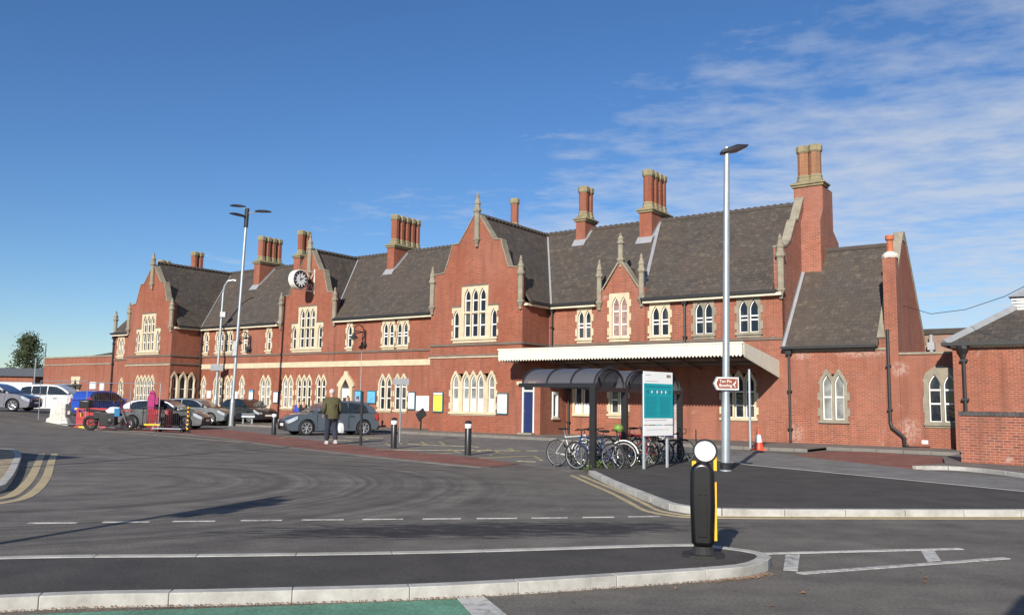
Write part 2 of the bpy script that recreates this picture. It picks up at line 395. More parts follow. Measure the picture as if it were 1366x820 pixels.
def cl(scale, rot, loc, sc, det, rg):
    mp = nt.nodes.new('ShaderNodeMapping'); mp.inputs['Scale'].default_value = scale; mp.inputs['Rotation'].default_value = (0, 0, rot); mp.inputs['Location'].default_value = loc
    nt.links.new(cm.outputs[0], mp.inputs[0]); n = noise(nt, mp.outputs[0], sc, det, rg); return n
big = cl((1, 1, 1), 0, (3.1, 1.7, 0), .35, 3, .5)
fine = cl((1.0, 1.3, 1), R(35), (0, 0, 0), 4.2, 8, .62)
band = cl((1.2, .5, 1), R(-60), (5, 2, 0), 1.1, 5, .6)
# cirrus bank fills the right-hand part of this sky
az = mth(nt, 'DIVIDE', sp.outputs[0], mth(nt, 'MAXIMUM', sp.outputs[1], .05))
cov = mth(nt, 'ADD', mth(nt, 'MULTIPLY', mth(nt, 'SUBTRACT', az, .02), 1.5), mth(nt, 'MULTIPLY', mth(nt, 'SUBTRACT', big, .5), 1.6))
cov = mth(nt, 'SUBTRACT', cov, mth(nt, 'MULTIPLY', mth(nt, 'MAXIMUM', mth(nt, 'SUBTRACT', sp.outputs[2], .30), 0.0), 5.0))
cov = mth(nt, 'MINIMUM', mth(nt, 'MAXIMUM', cov, -.8), .5)
puff = cl((1.0, 1.0, 1), R(10), (9, 4, 0), 1.3, 4, .55)
d = mth(nt, 'ADD', mth(nt, 'ADD', cov, mth(nt, 'MULTIPLY', mth(nt, 'SUBTRACT', puff, .5), 1.6)), mth(nt, 'ADD', mth(nt, 'MULTIPLY', mth(nt, 'SUBTRACT', fine, .5), 1.7), mth(nt, 'MULTIPLY', mth(nt, 'SUBTRACT', band, .5), .9)))
dens = mth(nt, 'MULTIPLY', mth(nt, 'MINIMUM', mth(nt, 'MAXIMUM', mth(nt, 'ADD', d, .14), 0.0), 1.0), .66)
hs_ = nt.nodes.new('ShaderNodeHueSaturation'); hs_.inputs['Saturation'].default_value = 1.12; hs_.inputs['Hue'].default_value = .506; hs_.inputs['Value'].default_value = 1.04; nt.links.new(sky.outputs[0], hs_.inputs['Color'])
skyc = mix(nt, dens, hs_.outputs[0], (6.0, 6.3, 6.7))
nt.links.new(skyc, bg.inputs[0]); bg.inputs[1].default_value = .085
sl = bpy.data.lights.new('sun', 'SUN'); sl.energy = 5.0; sl.angle = R(.53); sl.color = (1.0, .93, .82)
so = bpy.data.objects.new('sun', sl); COL.objects.link(so)
sd = Vector((math.sin(AZ) * math.cos(EL), math.cos(AZ) * math.cos(EL), math.sin(EL)))
so.rotation_euler = sd.to_track_quat('Z', 'Y').to_euler()
S.view_settings.view_transform = 'Standard'; S.view_settings.look = 'None'; S.view_settings.exposure = .38; S.view_settings.gamma = 1
S.render.engine = 'CYCLES'; S.render.resolution_x = 1024; S.render.resolution_y = 614
# ------------------------------------------------------------------ station building
ST = empty('station_building', OS, ROTZ, 'long red brick Victorian railway station with three gables, cream stone windows and slate roofs', 'building')
def lancet(cx, hw, z0, za, n=7):
    zs = za - 2.1 * hw
    p = [(cx - hw, z0), (cx + hw, z0)]
    for i in range(n + 1):
        s = i / n; p.append((cx + hw * (1 - s ** 1.75), zs + (za - zs) * s))
    for i in range(n - 1, -1, -1):
        s = i / n; p.append((cx - hw * (1 - s ** 1.75), zs + (za - zs) * s))
    return p
def rect(a, b, c, d): return [(a, c), (b, c), (b, d), (a, d)]
def topz(x, lights, off, rise):
    best = None
    for cx, hw, za in lights:
        ho = hw + off; t = abs(x - cx) / ho
        if t <= 1.0:
            zt = za + rise - 2.2 * ho * (1 - (1 - t) ** (1 / 1.75)) if t > 0 else za + rise
            best = zt if best is None else max(best, zt)
    return best
def surround_outline(x0, x1, zb, zt, tooth=.09, step=.30, z_end=None, top=None):
    """stone surround with toothed quoins up both sides; top = list of (x, z) from right to left"""
    ze = z_end if z_end else zt
    k = int((ze - zb) / step); L_ = []; R_ = []
    for i in range(k):
        o = tooth if i % 2 == 0 else 0
        a, b = zb + (ze - zb) * i / k, zb + (ze - zb) * (i + 1) / k
        L_ += [(x0 + o, a), (x0 + o, b)]; R_ += [(x1 - o, a), (x1 - o, b)]
    if top is None: top = [(x1, zt), (x0, zt)]
    return R_ + top + L_[::-1]
HOLES = {}
def window(key, lights, zb, surr, mat, y=0.0, panes=(), zsill=None, axis='y', glass=GLASSD, film=None, flip=1, low=None):
    """lights: (cx, half width, z0, z apex, pointed); surr: outline; wall hole recorded under key"""
    yf = lambda a: y + a * flip
    op = [lancet(c, hw, z0, za) if pt else rect(c - hw, c + hw, z0, za) for c, hw, z0, za, pt in lights]
    w_ = MB().plate(surr, op, yf(-.045), yf(.16), axis)
    xs = [c for p in op for c, _ in p]; zs = [z for p in op for _, z in p]
    if zsill is not None:
        sx = [p[0] for p in surr]
        if axis == 'y': w_.box(min(sx) + .02, max(sx) - .02, yf(-.11), yf(-.047), zsill - .1, zsill)
    wo = w_.build('window', mat, ST)
    fr = MB(); gl = MB()
    for c, hw, z0, za, pt in lights:
        t = .042
        o = lancet(c, hw - .004, z0 + .004, za - .004) if pt else rect(c - hw + .004, c + hw - .004, z0 + .004, za - .004)
        br = [z0] + [p for p in panes if z0 + .1 < p < za - .2] + [None]
        hs = []
        for a, b in zip(br[:-1], br[1:]):
            if b is None:
                hs.append(lancet(c, hw - t, a + t * .7, za - t * 1.6) if pt else rect(c - hw + t, c + hw - t, a + t * .7, za - t))
            else: hs.append(rect(c - hw + t, c + hw - t, a + t * .7, b - t * .7))
        fr.plate(o, hs, yf(.05), yf(.115), axis)
        gl.plate(o, [], yf(.09), yf(.10), axis)
        if film: MB().plate(rect(c - hw + t, c + hw - t, z0 + t, film), [], yf(.078), yf(.088), axis).build('frosted_panel', FROST, wo)
    fr.build('frame', WHITEF, wo); gl.build('glass_pane', glass, wo)
    bx0, bx1 = min(xs) - .03, max(xs) + .03
    if key in ('T3', 'TW', 'G') and len(lights) == 8:
        c = sum(l[0] for l in lights) / 8
        HOLES.setdefault(key, []).append([(c - 1.42, 4.7), (c + 1.42, 4.7), (c + 1.42, 6.3), (c + .74, 6.3), (c + .74, 7.33), (c - .74, 7.33), (c - .74, 6.3), (c - 1.42, 6.3)])
    else: HOLES.setdefault(key, []).append((bx0, bx1, min(zs) - .02, max(zs) + .03))
    return wo
def holes(key):
    return [rect(*h) if len(h) == 4 and not hasattr(h[0], '__len__') else h for h in HOLES.get(key, [])]

# ---- upper floor windows
ZU0, ZUA, ZUT, ZUB = 4.76, 6.12, 6.27, 4.53
def upper(key, cxs, hw, x0, x1, mat=CREAM, y=0.0, glass=GLASSD, za=ZUA):
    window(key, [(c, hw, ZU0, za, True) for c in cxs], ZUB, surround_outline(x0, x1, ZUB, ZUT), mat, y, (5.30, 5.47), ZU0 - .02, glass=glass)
upper('C', (.52, .92), .17, .22, 1.24)
upper('C', (4.55, 5.01), .19, 4.16, 5.38)
upper('C', (6.70, 7.14), .19, 6.33, 7.52, GREYST, za=6.16)
upper('C', (8.75, 9.22), .20, 8.36, 9.62, GREYST, za=6.16)
upper('B', (-15.64,), .19, -15.98, -15.30)
upper('B', (-12.68, -12.22), .19, -13.02, -11.86)
upper('B', (-11.60, -11.12), .19, -11.84, -10.78)
upper('A', (-29.86,), .19, -30.2, -29.52)
upper('A', (-28.55, -28.1), .19, -28.86, -27.86)
upper('A', (-27.6, -27.15), .19, -27.84, -26.85)
upper('A', (-25.57,), .19, -25.92, -25.22)
upper('A', (-23.14,), .19, -23.48, -22.78)
upper('W', (-40.98, -40.55), .17, -41.3, -40.22)
# ---- ground floor windows
def lower(key, cxs, hw, x0, x1, y=0.0, z0=1.12, za=2.98, zb=.94, glass=GLASSL, film=None, mat=CREAM, axis='y', flip=1, panes=(1.75, 2.4)):
    lt = [(c, hw, za) for c in cxs]; n = 44; zs = za - 1.9 * hw - .12
    top = []
    for i in range(n + 1):
        x = x1 + (x0 - x1) * i / n; t = topz(x, lt, .13, .20)
        top.append((x, max(zs, t) if t is not None else zs))
    window(key, [(c, hw, z0, za, True) for c in cxs], zb, surround_outline(x0, x1, zb, zs, z_end=zs, top=top), mat, y, panes, z0 - .02 if axis == 'y' else None, axis, glass, film, flip)
lower('A', (-29.93,), .19, -30.27, -29.6)
lower('A', (-28.5, -28.06), .185, -28.86, -27.74, glass=GLASSD)
lower('A', (-27.28, -26.84), .185, -27.6, -26.5)
lower('A', (-25.69,), .19, -26.03, -25.35)
lower('A', (-23.52, -23.02), .21, -23.9, -22.62)
lower('G', (-21.3, -20.82), .2, -21.68, -20.44)
lower('G', (-20.0, -19.54, -19.08), .185, -20.32, -18.76, glass=GLASSD)
lower('G', (-18.2, -17.78), .185, -18.5, -17.46, glass=GLASSD)
lower('B', (-12.8, -12.3), .2, -13.2, -11.98, glass=GLASSD)
lower('B', (-11.62, -11.14), .2, -11.92, -10.76, glass=GLASSD)
lower('T3', (-5.44, -4.76, -4.30, -3.84, -3.16), .195, -5.84, -2.78, -2.3, film=1.72, panes=(1.74, 2.3))
lower('TW', (-34.3, -33.85, -33.4, -32.95, -32.5), .185, -34.66, -32.16, -2.3, glass=GLASSD)
lower('TWr', (-1.95, -1.27, -.62), .24, -2.22, -.30, y=-30.5, z0=1.2, za=3.2, axis='x', flip=-1, glass=GLASSD, panes=(2.2,))
lower('W', (-40.4,), .2, -40.8, -40.0, z0=.13, za=2.9, zb=.12, glass=GLASSD, panes=(2.1,))
# big stepped windows of the gables
def bigwin(key, c, y):
    x0, x1, a, b = c - 1.48, c + 1.48, c - .86, c + .84
    zb = 4.55; k = surround_outline(x0, x1, zb, 6.38)
    i = k.index((x1, 6.38)); k = k[:i] + [(x1, 6.38), (b, 6.4), (b, 7.42), (a, 7.42), (a, 6.4), (x0, 6.38)] + k[i + 2:]
    lt = []
    for d in (-.48, 0.0, .48):
        lt.append((c + d, .2, 4.84, 6.02, False)); lt.append((c + d, .2, 6.1, 7.28, True))
    for d in (-1.2, 1.2): lt.append((c + d, .185, 4.78, 6.22, True))
    window(key, lt, zb, k, CREAM, y, (5.42, 6.68), 4.78)
    MB().box(a + .02, b - .02, y - .075, y - .047, 7.40, 7.47).box(x0 - .02, a - .02, y - .075, y - .047, 6.36, 6.43).box(b + .02, x1 + .02, y - .075, y - .047, 6.36, 6.43).build('hood_mould', STRING, ST)
bigwin('T3', -4.28, -2.3); bigwin('TW', -33.3, -2.3); bigwin('G', -19.45, 0.0)
# small dormer gable window
window('M', [(2.49, .19, 4.78, 6.66, True), (2.92, .19, 4.78, 6.66, True)], 4.53, surround_outline(2.05, 3.32, 4.53, 6.84), CREAM, -.06, (5.35, 5.98), 4.76, glass=CURT)
# under-canopy windows
window('C', [(.40, .2, 1.12, 2.36, False), (.88, .2, 1.12, 2.36, False)], .96, rect(.08, 1.2, .98, 2.52), CREAM, 0, (), 1.1, film=1.62)
window('C', [(2.40, .2, 1.18, 2.36, False), (2.85, .2, 1.18, 2.36, False)], .96, surround_outline(2.0, 3.2, .94, 2.5), CREAM, 0, (1.8,), 1.14)
lower('C', (8.02, 8.5, 8.98), .2, 7.62, 9.36, z0=1.1, za=2.95, glass=GLASSD, panes=(1.62, 2.2))
MB().box(-.275, -.2, -1.36, -.74, .82, .9).build('sill', CREAM, ST)
window('EX', [(-1.05, .16, .98, 2.02, False)], .9, rect(-1.3, -.8, .9, 2.14), WHITEF, -.28, (), .96, axis='x', flip=-1)
# wing and link windows
def ogee_top(x0, x1, lt, zs): return [(x1 + (x0 - x1) * i / 40, max(zs, topz(x1 + (x0 - x1) * i / 40, lt, .16, .17) or 0)) for i in range(41)]
for key, cx, hw, y, mat in (('WG', 12.45, .215, 0.0, GREYST), ('LK', 16.47, .25, .03, GREYST)):
    c2 = (cx - hw - .02, cx + hw + .03) if key == 'WG' else (16.2, 16.72)
    lt = [(c, hw, 2.98) for c in c2]
    if key == 'LK':
        x0, x1 = 15.78, 17.0
        surr = surround_outline(x0, x1, .88, 2.7, tooth=.04, step=.5, z_end=2.6, top=[(x1, 2.7), (x1 - .15, 3.1), (x1 - .5, 3.22), (x0 + .45, 3.2), (x0 + .12, 2.95), (x0, 2.6)])
    else:
        x0, x1 = 11.84, 13.1
        surr = surround_outline(x0, x1, .93, 2.5, z_end=2.5, top=ogee_top(x0, x1, lt, 2.55))
    window(key, [(c, hw * .86, 1.1, 2.9, True) for c in c2], .9, surr, mat, y, (1.78, 2.3) if key == 'LK' else (2.0,), 1.06, glass=GLASSL if key == 'WG' else GLASSD)

# ---- walls
def wall(outl, key, y, th=.35, mat=BRICK, axis='y', flip=1):
    hs = HOLES.get(key, [])
    if len(outl) == 4 and all(not hasattr(h[0], '__len__') for h in hs):
        return MB().gridwall(outl[0][0], outl[1][0], outl[0][1], outl[2][1], hs, y, y + th * flip, axis).build('wall', mat, ST)
    return MB().plate(outl, holes(key), y, y + th * flip, axis).build('wall', mat, ST)
# doors cut into walls
HOLES['C'].append((2.22, 3.2, 4.7, 6.45)); HOLES['B'].append((-16.16, -15.34, .0, 2.72))
wall(rect(-41.8, -35.75, 0, 6.45), 'W', 0)
wall(rect(-30.6, -21.95, 0, 6.45), 'A', 0)
wall(rect(-17.0, -7.2, 0, 6.45), 'B', 0)
wall(rect(-1.35, 10.45, 0, 6.45), 'C', 0, mat=BRICK_R)
def gable_profile(c, hw, sx=1.0):
    """stepped and curved shaped gable, right half then left half"""
    pts = [(hw, 0), (hw, 6.45), (hw - .12, 6.5), (hw - .12, 8.12), (2.33, 8.16)]
    for i in range(6):
        s = i / 5; pts.append((2.04 - .46 * s ** .9, 8.2 + 1.25 * s))
    pts += [(1.55, 9.62), (1.12, 9.64)]
    for i in range(1, 6):
        s = i / 5; pts.append((1.12 - 1.0 * s ** .96, 9.64 + 1.42 * s))
    pts = [(p[0] * sx if 0 < i and p[0] < hw - .13 else p[0], p[1]) for i, p in enumerate(pts)]
    return [(c + x, z) for x, z in pts] + [(c - x, z) for x, z in pts[::-1]]
g3 = gable_profile(-4.28, 2.92); gw = [(x, z if z < 9 else 9 + (z - 9) * .86) for x, z in gable_profile(-33.2, 2.7, .93)]; g2 = gable_profile(-19.48, 2.53, .87)
wall(g3, 'T3', -2.3); wall(gw, 'TW', -2.3)
MBX = MB().plate(g2, holes('G'), -.02, .33); MBX.build('wall', BRICK, ST)
def coping(g, y, d0=-.05, d1=.4):
    """stone coping laid over the gable steps"""
    pts = [p for p in g if p[1] > 6.6]; m_ = MB()
    for a, b in zip(pts[:-1], pts[1:]):
        va = Vector((a[0], 0, a[1])); vb = Vector((b[0], 0, b[1])); dv = (vb - va)
        if dv.length < .05: continue
        if abs(a[0] - b[0]) < .02 and a[1] < 8.0 and b[1] < 8.3 : continue
        nv = Vector((-dv.z, 0, dv.x)).normalized()
        if nv.z < -.01: nv = -nv
        cxm = sum(p[0] for p in g) / len(g)
        if abs(nv.z) < .02: nv = Vector((1 if a[0] > cxm else -1, 0, 0))
        t = nv * .055; e = dv.normalized() * .02
        m_.add([va - e + Vector((0, y + d0, 0)), vb + e + Vector((0, y + d0, 0)), vb + e + t + Vector((0, y + d0, 0)), va - e + t + Vector((0, y + d0, 0)),
                va - e + Vector((0, y + d1, 0)), vb + e + Vector((0, y + d1, 0)), vb + e + t + Vector((0, y + d1, 0)), va - e + t + Vector((0, y + d1, 0))],
               [(0, 1, 2, 3), (7, 6, 5, 4), (0, 4, 5, 1), (1, 5, 6, 2), (2, 6, 7, 3), (3, 7, 4, 0)])
    m_.build('gable_coping', GREYST, ST, bevel=.015)
coping(g3, -2.3); coping(gw, -2.3); coping(g2, -.02)
# returns of the projecting towers
wall(rect(-1.95, -.001, 0, 6.45), 'none', -1.36, -.35, BRICK, 'x')
wall(rect(-1.95, -.001, 0, 6.45), 'none', -7.2, .35, BRICK, 'x')
wall(rect(-1.95, -.001, 0, 6.45), 'TWr', -30.5, -.35, BRICK, 'x')
wall(rect(-1.95, -.001, 0, 6.45), 'none', -35.9, .35, BRICK, 'x')
# end wall of the main block
endw = [(.001, 0), (8.5, 0), (8.5, 6.5), (8.3, 7.4), (7.3, 8.0), (4.9, 11.0), (3.4, 11.0), (3.1, 10.95), (2.35, 9.9), (2.0, 9.82), (1.2, 8.75), (.62, 8.45), (.05, 8.35), (.05, 6.45), (.001, 6.45)]
wall(endw, 'none', 10.45, -.35, BRICK_OLD, 'x')
ec = MB()
pe = [(.02, 8.35), (.62, 8.45), (1.2, 8.78), (2.0, 9.84), (2.35, 9.92), (3.1, 10.98), (3.5, 11.35)]
for a, b in zip(pe[:-1], pe[1:]):
    va, vb = Vector((10.08, a[0], a[1])), Vector((10.08, b[0], b[1])); nv = Vector((0, -(vb.z - va.z), vb.y - va.y)).normalized() * .09
    o = Vector((.40, 0, 0)); ec.add([va, vb, vb + nv, va + nv, va + o, vb + o, vb + nv + o, va + nv + o], [(0, 1, 2, 3), (7, 6, 5, 4), (0, 4, 5, 1), (1, 5, 6, 2), (2, 6, 7, 3), (3, 7, 4, 0)])
ec.build('verge_coping', GREYST, ST, bevel=.02)
# mini gable over the canopy
MB().plate([(1.42, 4.5), (4.02, 4.5), (4.02, 7.05), (3.6, 7.05), (2.78, 8.3), (2.68, 8.3), (1.86, 7.05), (1.42, 7.05)], holes('M'), -.06, -.002).build('wall', BRICK_R, ST)
MB().plate([(3.98, 6.3), (4.02, 6.3), (4.02, 7.05), (3.6, 7.05), (2.78, 8.3), (2.68, 8.3), (1.86, 7.05), (1.42, 7.05), (1.42, 6.3)], [rect(2.2, 3.2, 6.32, 6.72)], .001, .3).build('parapet', BRICK_R, ST)
cp = MB()
for sgn in (-1, 1):
    a = Vector((2.73 + sgn * .98, 0, 7.0)); b = Vector((2.73, 0, 8.42)); nv = Vector((sgn * .82, 0, .57)) * .07
    y0, y1 = Vector((0, -.12, 0)), Vector((0, .36, 0))
    cp.add([a + y0, b + y0, b + nv + y0, a + nv + y0, a + y1, b + y1, b + nv + y1, a + nv + y1], [(0, 1, 2, 3), (7, 6, 5, 4), (0, 4, 5, 1), (1, 5, 6, 2), (2, 6, 7, 3), (3, 7, 4, 0)])
cp.box(2.62, 2.84, -.12, .3, 8.3, 8.62).build('dormer_coping', GREYST, ST, bevel=.015)
# ground floor projection with the blue door
MB().plate(rect(-1.358, -.28, 0, 3.9), [rect(-1.3, -.62, .14, 2.40)], -2.3, -1.95).build('wall', BRICK, ST)
MB().plate(rect(-1.949, -.001, 0, 3.9), holes('EX'), -.28, -.63, 'x').build('wall', BRICK_R, ST)
dr = MB().plate(rect(-1.3, -.62, .14, 2.40), [rect(-1.24, -.68, .14, 2.12), rect(-1.24, -.68, 2.19, 2.34)], -2.33, -2.2).build('door_frame', WHITEF, ST)
dd = MB(); dd.box(-1.24, -.68, -2.27, -2.22, .15, 2.115)
for i in range(1, 5): dd.box(-1.24 + .56 * i / 5 - .004, -1.24 + .56 * i / 5 + .004, -2.276, -2.271, .2, 2.1)
do = dd.build('door', NAVY, ST); MB().box(-1.2, -1.165, -2.33, -2.275, 1.12, 1.24).build('handle', CHROME, do)
MB().box(-1.24, -.68, -2.25, -2.23, 2.19, 2.34).build('transom_light', GLASSD, ST)
MB().box(-1.62, -1.18, -2.36, -2.301, 2.44, 2.6).box(-.95, -.5, -2.36, -2.301, 2.44, 2.6).build('lintel_stone', CREAM, ST)
MB().box(-1.36, -.56, -2.62, -2.34, .12, .2).build('doorstep', GREYST, ST)
# main entrance porch
oo = [(-16.34, .1), (-16.34, 2.42), (-16.46, 2.42), (-16.46, 2.55), (-16.1, 2.95), (-15.92, 3.1), (-15.86, 3.32), (-15.64, 3.32), (-15.58, 3.1), (-15.4, 2.95), (-15.04, 2.55), (-15.04, 2.42), (-15.16, 2.42), (-15.16, .1)]
MB().plate(oo, [lancet(-15.75, .44, .12, 2.85)], -.14, .14).build('doorway_surround', CREAM, ST)
MB().plate(rect(-16.16, -15.34, .12, 2.15), [rect(-16.1, -15.79, .2, 2.08), rect(-15.71, -15.4, .2, 2.08)], .02, .08).build('door_frame', WHITEF, ST)
MB().box(-16.16, -15.34, .085, .11, .12, 2.7).build('door', GLASSD, ST)
MB().box(-16.12, -15.38, -.01, .015, 1.75, 2.3).build('door_canopy_panel', WHITEP, ST)
# blue door under the canopy with glazed brick reveals
MB().box(5.05, 5.42, -.02, -.005, .14, 2.3).build('door', NAVY, ST)
MB().box(4.55, 4.98, -.06, -.003, .12, 2.4).box(5.48, 5.8, -.06, -.003, .12, 2.4).build('glazed_brick_pier', brick('glazed_brick', (.6, .62, .64), (.5, .52, .56), (.08, .08, .09), .1, 0), ST)
# rear of the block (a step to the side must not see through)
MB().box(-41.8, 10.1, 8.2, 8.5, 0, 6.5).build('wall', BRICK, ST)
MB().plate([(.36, 0), (8.19, 0), (8.19, 6.5), (4.2, 11.0), (.36, 6.9)], [], -41.8, -41.45, 'x').build('wall', BRICK, ST)

# ---- string courses and bands
for x0, x1, y in ((-41.8, -35.95, 0), (-30.45, -7.25, 0), (-1.3, 10.45, 0), (-7.25, -1.32, -2.3), (-35.95, -30.45, -2.3)):
    MB().box(x0, x1, y - (.06 if x1 == 10.45 else .07), y - (.003 if x1 == 10.45 else .023), 4.40, 4.51).build('string_course', STRING, ST)
for x, sgn in ((-1.36, 1), (-30.5, 1)):
    for z0, z1 in ((4.402, 4.508), (3.86, 3.96)): MB().box(x + .003, x + .07, -2.295, -.075, z0, z1).build('string_course', STRING, ST)
for a, b in ((-7.25, -1.32), (-35.95, -30.45)):
    MB().box(a, b, -2.36, -2.303, 3.86, 3.96).build('string_course', STRING, ST); MB().box(a, b, -2.375, -2.31, 3.80, 3.855).build('string_course_edge', CREAM, ST)
MB().box(-30.48, -7.25, -.05, -.023, 3.60, 3.93).build('cream_band', CREAM, ST)
for sgn, y, a, b in ((0, 0, -41.8, -36.0), (0, 0, -30.45, -22.1), (0, 0, -16.85, -7.3), (0, 0, -1.3, 1.45), (0, 0, 4.02, 10.5)):
    MB().box(a, b, y - .3, y - .003, 6.26, 6.375).build('eaves_cornice', CREAMP, ST)
for x in (-1.36, -30.5): MB().box(x + .003, x + .2, -2.2, -.303, 6.27, 6.372).build('eaves_cornice', CREAMP, ST)
# ---- roofs
ZR, YR = 11.08, 4.2
ye, ze = -.32, 6.42
def rf(m_, *a): m_.slab(*a, .1)
main = MB()
sm_ = (ZR - ze) / (YR - ye)
for x0, x1, y_ in ((-41.75, -22.0, ye), (-22.0, -16.96, .34), (-16.96, 1.43, ye), (1.43, 4.01, .31), (4.01, 10.12, ye)):
    rf(main, (x0, y_, ze + (y_ - ye) * sm_), (x1, y_, ze + (y_ - ye) * sm_), (x1, YR, ZR), (x0, YR, ZR))
for x0, x1 in ((-41.75, 10.12),):
    rf(main, (x1, 8.7, ze), (x0, 8.7, ze), (x0, YR, ZR), (x1, YR, ZR))
main.build('roof', SLATE, ST, weld=False)
def gable_roof(c, hw, y0, y1, zr, z0=6.42):
    m_ = MB()
    rf(m_, (c + hw, y0, z0), (c + hw, y1, z0), (c, y1, zr), (c, y0, zr)); rf(m_, (c - hw, y1, z0), (c - hw, y0, z0), (c, y0, zr), (c, y1, zr))
    m_.build('roof', SLATE, ST, weld=False)
gable_roof(-4.28, 3.22, -1.96, YR - .02, ZR - .06)
gable_roof(-33.2, 3.0, -1.96, YR - .02, ZR - .06)
gable_roof(-19.48, 2.6, .34, YR - .02, ZR - .1)
gable_roof(2.73, 1.25, .02, 2.0, 8.2, 6.6)
# ridge tiles
rd = MB()
def ridge(p0, p1, step=.32):
    p0, p1 = Vector(p0), Vector(p1); n = int((p1 - p0).length / step); d = (p1 - p0) / n
    rd.tube([p0, p1], .09, 6)
    for i in range(n): c = p0 + d * (i + .5); rd.tube([c - d * .22, c + d * .22], .125, 6)
ridge((-41.7, YR, ZR + .03), (9.9, YR, ZR + .03)); ridge((-4.28, -1.95, ZR - .02), (-4.28, YR, ZR - .02)); ridge((-33.2, -1.95, ZR - .02), (-33.2, YR, ZR - .02)); ridge((-19.48, .35, ZR - .05), (-19.48, YR, ZR - .05))
rd.build('ridge_tiles', flat('ridge_tile', (.075, .062, .056), .75), ST)
# lead valleys
def valley(c, sgn, hw):
    zr = ZR - .06; sm = (ZR - ze) / (YR - ye); sg = (zr - 6.42) / hw
    def P_(z): return Vector((c + sgn * (zr - z) / sg, ye + (z - ze) / sm, z))
    a, b = P_(6.5), P_(zr - .1); up = Vector((0, 0, .035)); sd_ = Vector((sgn * .1, -.02, 0))
    MB().add([a + up - sd_, a + up + sd_, b + up + sd_, b + up - sd_, a - sd_ * .5 - up, a + sd_ * .5 - up, b + sd_ * .5 - up, b - sd_ * .5 - up], [(0, 1, 2, 3), (7, 6, 5, 4), (0, 4, 5, 1), (1, 5, 6, 2), (2, 6, 7, 3), (3, 7, 4, 0)]).build('valley_flashing', LEAD, ST)
valley(-4.28, 1, 3.22); valley(-33.2, 1, 3.0); valley(-19.48, 1, 2.6); valley(-4.28, -1, 3.22); valley(-19.48, -1, 2.6); valley(2.73, 1, 1.25)
# gutters and downpipes
for a, b in ((-41.8, -36.1), (-30.25, -22.2), (-16.8, -7.35), (-1.2, 1.5), (3.95, 10.3)): MB().box(a, b, -.42, -.305, 6.385, 6.5).box(a, b, -.31, -.09, 6.385, 6.42).build('gutter', IRON, ST)
for x in (-1.36, -30.5): MB().box(x + .2, x + .34, -2.0, -.43, 6.38, 6.5).build('gutter', IRON, ST)
def pipe(x, y, z0, z1, r=.055):
    m_ = MB().tube([(x, y, z0), (x, y, z1)], r, 8)
    m_.box(x - .12, x + .12, y - .1, y + .1, z1 - .15, z1 + .15)
    z = z0 + .5
    while z < z1 - .4: m_.box(x - .09, x + .09, y - .075, y + .09, z, z + .07); z += 1.55
    m_.build('downpipe', IRON, ST)
pipe(-1.1, -.14, 0.15, 6.3); pipe(6.05, -.12, 4.1, 6.3); pipe(-30.3, -.14, .15, 6.3); pipe(-.1, -.12, .15, 3.0); pipe(10.72, -.12, .15, 3.9); pipe(-41.7, -.12, .5, 6.2)
m_ = MB().tube([(14.62, -.16, 4.65), (14.62, -.16, 1.05), (14.68, -.18, .85), (15.05, -.2, .55), (15.12, -.2, .45), (15.12, -.2, .2), (15.25, -.2, .14)], .065, 8)
m_.tube([(15.25, -.2, .14), (16.0, -.15, .16)], .02, 6)
for z in (1.5, 3.2): m_.box(14.53, 14.71, -.24, -.02, z, z + .07)
m_.build('downpipe', IRON, ST)
MB().tube([(-14.55, -.03, 0.8), (-14.55, -.03, 4.4)], .03, 6).build('conduit', LEAD, ST)
# pinnacles
def pinnacle(x, y, z0, zt, r=.15, mat=GREYST):
    m_ = MB(); h = zt - z0
    prof = [(.02, z0 - .42), (.09, z0 - .36), (.07, z0 - .25), (.16, z0 - .08), (.2, z0 - .02), (.2, z0 + .05), (r * .92, z0 + .08), (r * .92, z0 + h * .56), (r * 1.35, z0 + h * .60), (r * 1.35, z0 + h * .64), (r, z0 + h * .67), (r * .95, z0 + h * .74),
            (r * 1.15, z0 + h * .76), (r * .7, z0 + h * .84), (r * .45, z0 + h * .90), (r * .62, z0 + h * .925), (r * .34, z0 + h * .95), (r * .42, z0 + h * .975), (.01, zt)]
    m_.lathe(prof, (x, y, 0), 8, rot=R(22.5)); return m_.build('pinnacle', mat, ST)
for c in (-4.28,): pinnacle(c + 2.82, -2.36, 6.45, 8.7); pinnacle(c - 2.82, -2.36, 6.45, 8.6); pinnacle(c + .08, -2.38, 9.75, 12.15, .16)
pinnacle(-33.2 + 2.62, -2.36, 6.4, 8.35); pinnacle(-33.2 - 2.62, -2.36, 6.4, 8.35); pinnacle(-33.15, -2.38, 9.5, 11.75, .16)
pinnacle(-19.48 + 2.5, -.08, 6.45, 8.45); pinnacle(-19.48 - 2.5, -.08, 6.45, 8.45); pinnacle(-19.4, -.1, 9.6, 12.0, .16)
pinnacle(1.60, -.1, 6.45, 8.55, .14); pinnacle(3.87, -.1, 6.5, 8.65, .15); pinnacle(2.74, -.05, 8.45, 9.75, .15)
pinnacle(10.42, -.05, 6.5, 8.9, .17, GREYST)
pinnacle(-41.7, -.05, 6.4, 8.25); pinnacle(-37.6, -.05, 6.45, 8.9, .15); pinnacle(-36.4, 1.5, 7.6, 9.6, .15)
